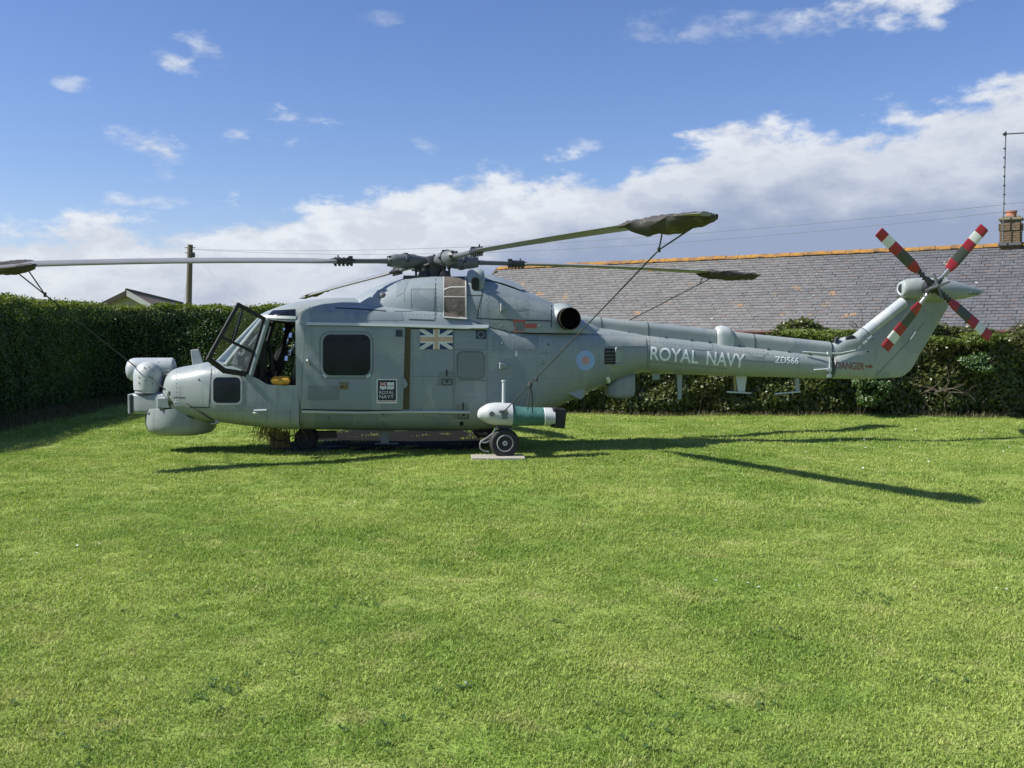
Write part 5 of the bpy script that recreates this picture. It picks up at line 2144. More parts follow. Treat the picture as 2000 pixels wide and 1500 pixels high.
def lettering(name, txt, bl, br, tl, mt, parent=HELI, off=.005, bold=0.0):
    """bl, br, tl: photo pixels of the word's box"""
    vs, fs = text_mesh(txt, bold)
    m = MB()
    P = []
    for (u, v) in vs:
        x = bl[0] + (br[0] - bl[0]) * u + (tl[0] - bl[0]) * v
        y = bl[1] + (br[1] - bl[1]) * u + (tl[1] - bl[1]) * v
        P.append(onskin(x, y, off))
    m.add(P, fs)
    return m.build(name, mt, parent, smooth=False)


lettering('lettering', 'ROYAL', (1269.5, 702.5), (1363, 710.5), (1271, 676.5), 'text_white', bold=.014)
lettering('lettering', 'NAVY', (1379, 712), (1453, 718.5), (1381, 685.5), 'text_white', bold=.014)
lettering('serial_lettering', 'ZD566', (1512.5, 708.5), (1559, 711.5), (1513.5, 695.5), 'text_white', bold=.014)
lettering('danger_lettering', 'DANGER', (1632.5, 720.5), (1688, 722.5), (1633, 706.5), 'text_red', bold=.014)


def arrow(m):
    fan(m, [(1690, 713.5), (1699, 714), (1699, 711), (1705, 716), (1699, 720.5), (1699, 718), (1690, 717.5)], .005, 2)
solid('danger_arrow', arrow, 'text_red')


def union_flag(m):
    x0, y0, x1, y1 = 820.5, 643, 884, 682
    W_, H_ = x1 - x0, y1 - y0
    mp = lambda u, v: (x0 + u * W_, y0 + v * H_)
    quadpatch(m, rect(x0, y0, x1, y1), .006, 8, 8, mi=0)
    def quad(ps, off, mi):
        quadpatch(m, [mp(*p) for p in ps], off, 8, 8, mi=mi)
    # white diagonals with thin dark line, kept inside the flag
    for a in (0, 1):
        fx = lambda u: 1 - u if a else u
        quad([(fx(0), 0), (fx(.11), 0), (fx(1), .89), (fx(1), 1)], .0075, 1)
        quad([(fx(0), .0), (fx(0), .11), (fx(.89), 1), (fx(1), 1)], .0075, 1)
        quad([(fx(.035), .012), (fx(.052), .012), (fx(.975), .965), (fx(.958), .965)], .0085, 3)
    quad([(0, .31), (1, .31), (1, .69), (0, .69)], .0095, 1)
    quad([(.40, 0), (.60, 0), (.60, 1), (.40, 1)], .0100, 1)
    quad([(0, .39), (1, .39), (1, .61), (0, .61)], .0112, 2)
    quad([(.445, 0), (.555, 0), (.555, 1), (.445, 1)], .0118, 2)
solid('flag_marking', union_flag, ['navy_blue', 'flag_white', 'flag_tan', 'patch_grey'])


sign = solid('door_sign', lambda m: quadpatch(m, rect(735.5, 740, 775.5, 787), .036, 8, 8, depth=.004), 'white_paint', door)
def sign_art(m):
    quadpatch(m, rect(737.8, 742, 773.3, 781), .0385, 8, 8, mi=0)
    quadpatch(m, rect(737.8, 782.3, 773.3, 783.6), .0385, 8, 1, mi=1)
    # fluttering ensign as four small wavy blocks
    def wavy(x0, x1, y0, y1, mi):
        n = 6
        for k in range(n):
            u0, u1 = x0 + (x1 - x0) * k / n, x0 + (x1 - x0) * (k + 1) / n
            s0, s1 = .7 * math.sin(u0 * .75), .7 * math.sin(u1 * .75)
            quadpatch(m, [(u0, y0 + s0), (u1, y0 + s1), (u1, y1 + s1), (u0, y1 + s0)], .0415, 1, 1, mi=mi)
    wavy(742, 754.6, 746.3, 752.6, 1)
    wavy(756, 769.5, 746.3, 752.8, 2)
    wavy(742, 754.6, 754, 760, 2)
    wavy(756, 769.5, 754, 760, 2)
    quadpatch(m, [(742, 746.5), (743.6, 746.3), (754.6, 752.2), (753, 752.8)], .0435, 2, 2, mi=2)
    quadpatch(m, [(753, 746.3), (754.6, 746.5), (743.6, 752.6), (742, 752.2)], .0435, 2, 2, mi=2)
solid('sign_face', sign_art, ['sign_navy', 'red_faded', 'white_paint'], door, smooth=False)
lettering('sign_lettering', 'ROYAL', (741, 769.3), (769, 769.3), (741, 762.8), 'white_paint', door, .0415)
lettering('sign_lettering', 'NAVY', (741, 777.4), (769, 777.4), (741, 770.6), 'white_paint', door, .0415)


def roundel(m):
    c = (1143.2, 704)
    circ = lambda r, k=1.0: [(c[0] + r * k * math.cos(R(a)), c[1] + r * math.sin(R(a))) for a in range(0, 360, 12)]
    fan(m, circ(19.5, .97), .005, 4, mi=0)
    fan(m, circ(8.4, .85), .007, 2, mi=1)
solid('roundel', roundel, ['round_blue', 'round_red'])


def rescue_mark(m):
    ringband(m, rect(1002.5, 624.5, 1025.5, 650.5), rect(1005.5, 629.5, 1022.5, 644.5), .006, mi=0)
    quadpatch(m, rect(1002.5, 645, 1025.5, 650.5), .0068, 3, 1, mi=0)
    quadpatch(m, rect(1005.5, 629.5, 1022.5, 644.5), .005, 2, 2, mi=1)
    quadpatch(m, rect(1025.5, 632, 1048, 641), .006, 3, 1, mi=0)
    for x in (1011, 1016):
        quadpatch(m, rect(x, 632, x + 1.6, 642), .007, 1, 1, mi=2)
solid('red_access_marking', rescue_mark, ['red_faded', 'patch_grey', 'seam_soft'])


def arrow_mark(m):
    quadpatch(m, rect(1006.8, 686, 1009.2, 695), .005, 1, 2)
    fan(m, [(1004.5, 690.5), (1011.5, 690.5), (1008, 697)], .005, 1)
solid('white_arrow_marking', arrow_mark, 'text_white')

# tail-cone intake and fittings
def grille(m):
    quadpatch(m, rect(1180.5, 680.5, 1201, 711), .006, 3, 4)
gr = solid('dark_vent', grille, 'black')
solid('vent_scoop', lambda m: (strip(m, [(1201, 680), (1213, 680.5)], 3.0, .05, depth=.05), strip(m, [(1196, 712), (1213, 709.5)], 2.6, .05, depth=.05),
                               quadpatch(m, [(1201, 681), (1211, 682), (1210, 709), (1201, 710.5)], .03, 2, 3, depth=.03)), 'boom_paint', gr)
solid('vent_louvre', lambda m: [strip(m, [(1182, y), (1200, y)], 1.2, .012) for y in (687, 694, 701, 706)], 'seam_soft', gr)
solid('white_sensor', lambda m: fan(m, [(1183, 738), (1188, 735.5), (1192, 741), (1191.5, 747), (1184, 748.5)], .012, 2, depth=.01, dome=.02), 'text_white')
solid('side_strake', lambda m: (lambda a, b, c, d, e: m.add([a, b, c, d, e, a.lerp(c, .5) + Vector((0, .3, 0))], [(0, 1, 2), (0, 2, 3), (3, 2, 4), (1, 4, 2)]))(
    onskin(1108, 768, .0), onskin(1141, 758.5, .0), onskin(1127, 769, .12), onskin(1120, 785, .0), onskin(1150, 770, .0)), 'grey_paint', smooth=False)


def chin_pod(m):
    rg = []
    for (px, yt, yb, hw) in ((1186, 758, 772, .10), (1192, 752, 776, .15), (1205, 742, 778, .17), (1228, 735, 778, .17), (1238, 734, 774, .14), (1240, 735, 768, .1)):
        X = ah(px, 700, HY - .1).x
        rg.append(half_ring(hw, ah(px, (yt + yb) / 2, HY).z, ah(px, yt - 6, HY).z, ah(px, yb, HY - .1).z, 5, 5, 28, HY - .02, X))
    m.rings(rg)
solid('underside_pod', chin_pod, 'grey_paint')


def plate(name, pts, th, mt, y=HY, parent=HELI):
    return solid(name, lambda m: m.prism([ah(x, yy, y) for x, yy in pts], (0, th, 0)), mt, parent, smooth=False, bevel=.004)
plate('underside_aerial', [(1274, 727), (1289, 728), (1288, 742), (1275, 742)], .03, 'grey_paint')
plate('underside_aerial', [(1322, 729), (1333, 730), (1331, 780), (1325, 781)], .03, 'boom_paint')
ta = plate('underside_aerial', [(1437, 733), (1459, 734), (1455, 765), (1442, 765)], .03, 'pale_paint')
plate('aerial_bar', [(1421, 764), (1468, 766.5), (1468, 769), (1421, 767)], .05, 'light_trim', parent=ta, y=HY - .012)
plate('aerial_strip', [(1433, 735), (1438, 735), (1438.5, 764), (1434, 764)], .02, 'straw', y=HY + .035, parent=ta)
tb = plate('underside_aerial', [(1554, 737), (1561, 738), (1562, 765), (1555, 766)], .03, 'boom_paint')
plate('aerial_bar', [(1514, 768), (1563, 764), (1563, 766.5), (1514, 770.5)], .04, 'light_trim', parent=tb, y=HY - .012)
plate('belly_aerial', [(741, 840), (761, 840), (759, 866), (744, 866)], .04, 'grey_paint', y=HY - .2)
plate('belly_aerial_bar', [(731, 865), (778, 865), (778, 868), (731, 868)], .06, 'seam_soft', y=HY - .22)

# ------------------------------------------------------------------ tail: shaft cover, fold, fin fairing, gearbox, tail rotor
def shaft_cover(m, x0, x1):
    tab = [(1126, 615, 640), (1175, 620, 641), (1263, 629.5, 655), (1400, 644, 669.5), (1470, 652, 678), (1624, 668, 694)]
    rg = []
    n = max(2, int((x1 - x0) / 30))
    for k in range(n + 1):
        x = x0 + (x1 - x0) * k / n
        yt = pchip([t[0] for t in tab], [t[1] for t in tab], x)
        yb = pchip([t[0] for t in tab], [t[2] for t in tab], x)
        X = ah(x, 700, HY).x
        zt, zb = ah(x, yt, HY).z, ah(x, yb, HY).z - .05
        hw = .105
        ring = [(X, HY - hw * 1.06, zb)]
        for j in range(13):
            t = math.pi - math.pi * j / 12
            ring.append((X, HY + hw * math.cos(t), zt - hw + hw * math.sin(t)))
        ring.append((X, HY + hw * 1.06, zb))
        rg.append(ring)
    m.rings(rg)
for a, b in ((1128, 1171.5), (1172.5, 1262.5), (1263.5, 1397), (1428, 1469), (1470, 1619)):
    solid('shaft_cover', lambda m: shaft_cover(m, a, b), 'boom_paint')
def shaft_hump(m):
    rg = []
    for x, up, hw in ((1396, 0, .115), (1400, 7, .135), (1407, 9.5, .14), (1420, 8.5, .14), (1426, 5, .135), (1429, 0, .115)):
        base = 644 + (x - 1400) * .115
        X = ah(x, 700, HY).x
        zt = ah(x, base - up, HY).z
        zb = ah(x, 672, HY).z - .05
        rg.append([(X, HY - hw, zb)] + [(X, HY + hw * math.cos(math.pi - math.pi * j / 12), zt - hw + hw * math.sin(math.pi * j / 12)) for j in range(13)] + [(X, HY + hw, zb)])
    m.rings(rg)
solid('shaft_hump', shaft_hump, 'pale_paint')
def band(m):
    for x in (1172, 1263, 1396, 1428.5, 1469.5, 1619.5):
        tab = [(1126, 615, 640), (1175, 620, 641), (1263, 629.5, 655), (1400, 644, 669.5), (1470, 652, 678), (1624, 668, 694)]
        yt = pchip([t[0] for t in tab], [t[1] for t in tab], x)
        yb = pchip([t[0] for t in tab], [t[2] for t in tab], x)
        X = ah(x, 700, HY).x
        zt, zb = ah(x, yt, HY).z, ah(x, yb, HY).z - .04
        rg = []
        for dx_ in (-.006, .006):
            hw = .108
            rg.append([(X + dx_, HY - hw * 1.06, zb)] + [(X + dx_, HY + hw * math.cos(math.pi - math.pi * j / 12), zt - hw + .004 + hw * math.sin(math.pi * j / 12)) for j in range(13)] + [(X + dx_, HY + hw * 1.06, zb)])
        m.rings(rg)
solid('shaft_cover_joints', band, 'seam')
solid('shaft_latches', lambda m: [m.box(ah(x, 654 + (x - 1263) * .1135, HY - .118), (.035, .02, .022)) for x in (1200, 1228, 1300, 1350, 1385, 1445, 1500, 1540, 1580)], 'seam_soft', smooth=False)


def tail_fairing(m):
    rg = []
    for (x, yt, yb, hw) in ((1621, 672, 694, .10), (1632, 668, 692, .12), (1645, 659, 689, .125), (1658, 656, 686, .12), (1672, 652, 680, .11), (1690, 638, 668, .10)):
        X = ah(x, 700, HY).x
        zt, zb = ah(x, yt, HY).z, ah(x, yb, HY).z - .06
        rg.append(half_ring(hw, (zt + zb) / 2, zt, zb, 2.4, 3, 28, HY, X))
    m.rings(rg)
tf = solid('tail_fairing', tail_fairing, 'boom_paint')
solid('fairing_mouth', lambda m: m.prism([ah(x, y, HY - .10) for x, y in ((1655, 657.5), (1666, 654.5), (1672, 658), (1666, 664.5), (1651, 665.5))], (0, .06, 0)), 'seam', tf, smooth=False)
solid('fairing_mouth', lambda m: m.prism([ah(x, y, HY - .095) for x, y in ((1633, 662), (1638, 657.5), (1640, 660), (1637, 668), (1632, 669))], (0, .08, 0)), 'seam', tf, smooth=False)
def fin_cover(m, a, b, r):
    pts = [Vector(ah(a[0] + (b[0] - a[0]) * k / 6, a[1] + (b[1] - a[1]) * k / 6, HY)) for k in range(7)]
    m.path(pts, r, 18, flat=1.0)
solid('fin_shaft_cover', lambda m: fin_cover(m, (1661, 674), (1689, 651), .105), 'boom_paint')
solid('fin_shaft_cover', lambda m: fin_cover(m, (1690.3, 650), (1765, 591), .10), 'pale_paint')
solid('fin_shaft_joint', lambda m: fin_cover(m, (1689.2, 650.9), (1690.2, 650.1), .104), 'seam')
solid('fin_hinges', lambda m: [m.box(ah(x, y, HY - .105), (.085, .02, .032), Matrix.Rotation(R(38), 3, 'Y').inverted()) for x, y in ((1690, 669), (1677, 680), (1699, 660))], 'light_trim', smooth=False)
solid('fin_vent', lambda m: m.path([ah(1789, 648, HY - .10), ah(1778, 664, HY - .105)], .012, 6), 'patch_grey')
solid('fin_hole', lambda m: fan(m, [(1695 + 2 * math.cos(R(a)), 686.5 + 2 * math.sin(R(a))) for a in range(0, 360, 45)], .004, 1), 'black')


def fold(m):
    m.path([ah(1620, 688, HY - .20), ah(1621, 738, HY - .19)], .012, 8)
    for y in (690, 722, 734):
        m.box(ah(1619.5, y, HY - .20), (.065, .05, .045))
    m.path([ah(1568, 687, HY - .16), ah(1614, 690.5, HY - .19), ah(1640, 690, HY - .17)], .011, 8)
    m.path([ah(1590, 722.5, HY - .205), ah(1622, 720.5, HY - .21)], .012, 8)
    m.path([ah(1640, 690, HY - .17), ah(1671, 684, HY - .14)], .010, 8)
solid('fold_hinge', fold, 'light_trim')


def gearbox(m):
    rows = [(1760, 564, 13.5), (1761, 564, 15.5), (1770, 564, 19.5), (1785, 564.5, 22.5), (1803, 565, 24), (1830, 566, 24), (1850, 567, 22), (1870, 568, 18.5), (1890, 569, 13.5), (1908, 570, 8), (1917, 570.5, 4), (1919.5, 570.5, 1)]
    rg = []
    for (px, py, r) in fill(rows, 3):
        c = ah(px, py, HY - .08)
        rr = r / 129.0
        rg.append([(c.x, HY - .08 + rr * .92 * math.cos(t), c.z + rr * math.sin(t)) for t in [2 * math.pi * k / 28 for k in range(28)]])
    m.rings(rg)
gb = solid('tail_gearbox', gearbox, 'boom_paint')
solid('gearbox_intake', lambda m: m.lathe(ah(1761.2, 563.5, HY - .09), (-1, -.28, 0), [(0, .075), (.004, .075), (.006, .06)], 24), 'black', gb)
solid('gearbox_lip', lambda m: m.lathe(ah(1762.5, 563.7, HY - .085), (-1, -.25, 0), [(-.02, .115), (.012, .112), (.02, .095), (.012, .078)], 24, (False, False)), 'pale_paint', gb)
solid('gearbox_light', lambda m: m.path([ah(1893, 572, HY - .165), ah(1911, 573.5, HY - .12)], [.035, .022], 10), 'seam_soft', gb)
# half tailplane on the far side
def tailplane(m):
    rg = []
    for (y, x0, x1, t_) in ((HY + .05, 1752, 1838, .05), (HY + .8, 1750, 1822, .035), (HY + 1.45, 1754, 1806, .02)):
        c0, c1 = ah(x0, 581.5, y), ah(x1, 581.5, y)
        zz = ah(1745, 581.5, HY + .8).z
        ring = []
        for j in range(16):
            a = 2 * math.pi * j / 16
            u = .5 - .5 * math.cos(a)
            ring.append((c0.x + (c1.x - c0.x) * u, y, zz + t_ * math.sin(a) * (1.1 - u)))
        rg.append(ring)
    m.rings(rg)
solid('tailplane', tailplane, 'pale_paint')

TR = ah(1823.5, 559.5, HY - .42)
TS = 1.065
tr_root = bpy.data.objects.new('tail_rotor', None)
COL.objects.link(tr_root)
tr_root.parent = HELI
tr_root.matrix_parent_inverse = Matrix.Translation(-Vector(HELI.location))


def tr_hub(m):
    m.lathe(TR + Vector((0, .36, 0)), (0, -1, 0), [(0, .075), (.18, .07), (.2, .11), (.36, .105), (.38, .06), (.44, .05), (.46, .02)], 20)
    for a in (R(45), R(135), R(225), R(315)):
        d = Vector((math.cos(a), 0, math.sin(a)))
        m.path([TR, TR + d * .17], [.05, .042], 10)
solid('hub', tr_hub, 'rotor_dark', tr_root)


def spider(m):
    for a in (R(20), R(110), R(200), R(290)):
        d = Vector((math.cos(a), 0, math.sin(a)))
        m.path([TR + Vector((0, -.12, 0)), TR + d * .21 + Vector((0, -.11, 0))], [.026, .018], 8)
        d2 = Vector((math.cos(a + .5), 0, math.sin(a + .5)))
        m.path([TR + d * .20 + Vector((0, -.11, 0)), TR + d2 * .24 + Vector((0, 0.02, 0))], .011, 6)
solid('pitch_spider', spider, 'rotor_grey', tr_root)
for i, ang in enumerate((48, 138, 230.5, 321)):
    a = R(ang)
    d = Vector((math.cos(a), 0, math.sin(a)))
    c = Vector((-math.sin(a), 0, math.cos(a)))
    sub = bpy.data.objects.new('blade_arm', None)
    def arm(m):
        m.path([TR + d * .13, TR + d * .20, TR + d * .36], [.042, .030, .028], 10)
        for r_ in (.21, .27, .33):
            m.path([TR + d * r_ + c * .05, TR + d * r_ - c * .05], .014, 6)
    solid('blade_root', arm, 'steel' if i in (0, 2) else 'rotor_dark', tr_root)
    def blade(m):
        segs = [(.33, .42, .055, .082, 0), (.42, .435, .082, .086, 0), (.435, .50, .086, .088, 0), (.50, .74, .088, .09, 1), (.74, .90, .09, .09, 0), (.90, 1.045, .09, .09, 2), (1.045, 1.185, .09, .088, 0)]
        for (r0, r1, h0, h1, mi) in segs:
            r0, r1, h0, h1 = r0 * TS, r1 * TS, h0 * .96, h1 * .96
            rg = []
            for r_, h_ in ((r0, h0), (r1, h1)):
                tw = R(15 - 9 * r_)
                ring = []
                for k in range(14):
                    t = 2 * math.pi * k / 14
                    u = math.cos(t) * h_
                    v = math.sin(t) * .013 * (1.2 - .5 * math.cos(t))
                    ring.append(TR + d * r_ + c * (u * math.cos(tw) - v * math.sin(tw)) + Vector((0, 1, 0)) * (u * math.sin(tw) + v * math.cos(tw)))
                rg.append(ring)
            m.rings(rg, (r0 < .36, r1 > 1.18), mi=mi)
    solid('tail_blade', blade, ['red_paint', 'olive', 'cream'], tr_root)

# ------------------------------------------------------------------ main rotor
HUB = ah(847, 514, HY)
mr = bpy.data.objects.new('main_rotor', None)
COL.objects.link(mr)
mr.parent = HELI
mr.matrix_parent_inverse = Matrix.Translation(-Vector(HELI.location))


def mast(m):
    z0 = ah(847, 548, HY).z
    m.lathe((HUB.x, HY, z0 - .05), (0, 0, 1), [(0, .30), (.06, .30), (.07, .17), (.14, .15), (HUB.z - z0 - .02, .145), (HUB.z - z0 + .03, .17), (HUB.z - z0 + .13, .16), (HUB.z - z0 + .16, .06)], 28)
    for sx, rr in ((-.165, .075), (.16, .085)):
        c = Vector((HUB.x + sx, HY - .12, z0 + .06))
        m.lathe(c + Vector((0, .06, 0)), (0, -1, 0), [(0, rr), (.12, rr), (.13, rr * .7)], 20)
    m.box((HUB.x - .28, HY - .1, z0 + .02), (.36, .4, .07))
solid('rotor_mast', mast, 'rotor_dark', mr)
def pitch_rods(m):
    for (x, y0, y1, Yd) in ((812, 520, 547, -.12), (820, 522, 547, .1), (877, 520, 546, -.1), (868, 520, 545, .12)):
        m.path([ah(x, y0, HY + Yd), ah(x + 1, y1, HY + Yd)], .017, 8)
        m.box(ah(x, y0 + 2, HY + Yd), (.055, .05, .05))
    m.path([ah(813, 524, HY - .14), ah(838, 516, HY - .2)], .022, 8)
    m.path([ah(848, 497, HY - .05), ah(848, 512, HY - .05)], .02, 8)
solid('pitch_rods', pitch_rods, 'rotor_dark', mr)

RD = {k: RZI @ Vector(v) for k, v in {'near_left': (-.874, -.487, 0), 'near_right': (.487, -.874, 0), 'far_right': (.874, .487, 0), 'far_left': (-.487, .874, 0)}.items()}
# photo heights at the blade root fitting and near the tip
RZ = {'near_left': ((672, 510), (70, 515)), 'near_right': ((935, 489.5), (1320, 430)), 'far_right': ((1003, 515), (1440, 536)), 'far_left': ((776, 529), (600, 577))}
ROOT_R = 1.42


def blade_line(key):
    d = RD[key]
    def zat(px, py):
        # radius whose picture column is px, then the height that gives py
        lo, hi = 0.0, 9.0
        f = lambda r: project(Vector((HUB.x + d.x * r, HY + d.y * r, HUB.z)))[0] - px
        s0 = f(lo)
        for _ in range(50):
            mid = (lo + hi) / 2
            if f(mid) * s0 > 0:
                lo = mid
            else:
                hi = mid
        r = lo
        return r, ah(px, py, HY + d.y * r).z
    (a, b), (c, e) = RZ[key]
    r0, z0 = zat(a, b)
    r1, z1 = zat(c, e)
    return r0, z0, r1, z1


BL = {k: blade_line(k) for k in RD}
for k in BL:
    print('blade', k, [round(v, 3) for v in BL[k]])


def blade_z(key, r):
    r0, z0, r1, z1 = BL[key]
    zh = HUB.z + .03
    if r < r0:
        return zh + (z0 - zh) * (r / r0)
    t = (r - r0) / (r1 - r0)
    return z0 + (z1 - z0) * t + .10 * t * (1 - t) * (1 if key in ('near_left', 'far_right') else .3)


def bp(key, r, c=0.0, up=0.0):
    d = RD[key]
    s_ = Vector((-d.y, d.x, 0))
    p = Vector((HUB.x, HY, 0)) + d * r + s_ * c
    p.z = blade_z(key, r) + up
    return p


TW = {'near_left': lambda r: R(-12.5 + .2 * r), 'near_right': lambda r: R(7.0 - 1.0 * r), 'far_right': lambda r: R(5.0 - 1.0 * r), 'far_left': lambda r: R(-20)}
for key in RD:
    def sleeve(m):
        m.path([bp(key, r) for r in (.02, .16, .26, .34, .46, .62, .70, .74)], [.07, .07, .085, .105, .112, .10, .085, .05], 18)
        m.path([bp(key, r) for r in (.44, .445, .485, .49)], [.06, .125, .125, .06], 18)
    solid('blade_sleeve', sleeve, 'rotor_grey', mr)
    def sleeve_bolts(m):
        for r in (.455, .475, .72):
            for a in range(0, 360, 60):
                q = bp(key, r, .117 * math.cos(R(a)) * (1 if r < .6 else .6), .117 * math.sin(R(a)) * (1 if r < .6 else .6))
                m.box(q, (.03, .03, .03))
    solid('sleeve_bolts', sleeve_bolts, 'rotor_dark', mr, smooth=False)
    solid('blade_spar', lambda m: m.path([bp(key, r) for r in (.70, .9, 1.32)], [.042, .035, .034], 12), 'rotor_grey', mr)
    def fitting(m):
        q = [bp(key, 1.26, 0), bp(key, 1.30), bp(key, 1.56), bp(key, 1.66)]
        m.path(q, [.03, .062, .058, .03], 12, flat=.75)
        d = RD[key]
        for r in (1.30, 1.36, 1.42, 1.48, 1.54):
            m.path([bp(key, r, .02, -.075), bp(key, r, .02, .055)], .014, 6)
            m.path([bp(key, r, -.03, -.065), bp(key, r, -.03, .05)], .012, 6)
        m.path([bp(key, 1.50, 0, 0), bp(key, 1.50, 0, .085)], .012, 6)
        m.box(bp(key, 1.31, 0, .01), (.06, .10, .12))
    solid('blade_fitting', fitting, 'rotor_dark', mr)
    def rblade(m):
        rg = []
        for r in [1.55, 1.65, 1.8, 2.0, 2.6, 3.2, 3.8, 4.4, 5.0, 5.4, 5.6, 5.75, 5.95, 6.15, 6.3, 6.38]:
            ch = pchip([1.55, 1.9, 5.3, 5.6, 5.8, 6.1, 6.3, 6.38], [.10, .20, .20, .20, .255, .25, .17, .06], r)
            ctr = pchip([1.55, 1.9, 5.3, 5.6, 5.8, 6.1, 6.3, 6.38], [0, -.03, -.03, -.02, .03, -.02, -.09, -.14], r)
            tw = TW[key](r)
            th = .024 if r < 5.5 else .018
            ring = []
            for k in range(20):
                t = 2 * math.pi * k / 20
                u = math.cos(t) * ch + ctr
                v = math.sin(t) * th * (1.1 + .45 * math.cos(t))
                ring.append(bp(key, r, u * math.cos(tw) - v * math.sin(tw), u * math.sin(tw) + v * math.cos(tw)))
            rg.append(ring)
        m.rings(rg)
    solid('rotor_blade', rblade, 'blade_grey', mr)

# ------------------------------------------------------------------ landing gear and flotation pods
def wheel(c, r, wd, side, parent, rim='rim_metal'):
    w_ = bpy.data.objects.new('wheel', None)
    COL.objects.link(w_)
    w_.parent = parent
    w_.matrix_parent_inverse = Matrix.Translation(-Vector(parent.location))
    ax = (0, -side, 0)
    b = Vector(c) + Vector((0, side * wd / 2, 0))
    solid('tyre', lambda m: m.lathe(b, ax, [(.012, r * .52), (0, r * .62), (0, r * .86), (wd * .14, r * .965), (wd * .3, r), (wd * .38, r), (wd * .40, r * .985), (wd * .42, r), (wd * .58, r), (wd * .6, r * .985), (wd * .62, r), (wd * .7, r), (wd * .86, r * .965), (wd, r * .86), (wd, r * .62), (wd - .012, r * .52)], 48, (True, True)), 'rubber', w_)
    solid('rim', lambda m: m.lathe(b + Vector((0, -side * (wd - .03), 0)), ax, [(0, r * .60), (.028, r * .58), (.034, r * .52), (.012, r * .48), (.006, r * .34), (.016, r * .31), (.016, r * .18), (.030, r * .17), (.034, r * .07), (.02, r * .06)], 36), rim, w_)
    def holes(m):
        for k in range(8):
            a = 2 * math.pi * k / 8
            q = b + Vector((math.cos(a) * r * .405, -side * (wd - .021), math.sin(a) * r * .405))
            m.lathe(q, ax, [(0, r * .045), (.004, r * .045)], 8)
        m.lathe(b + Vector((0, -side * (wd - .004), 0)), ax, [(0, r * .06), (.006, r * .055)], 10)
    solid('rim_holes', holes, 'seam', w_)
    return w_


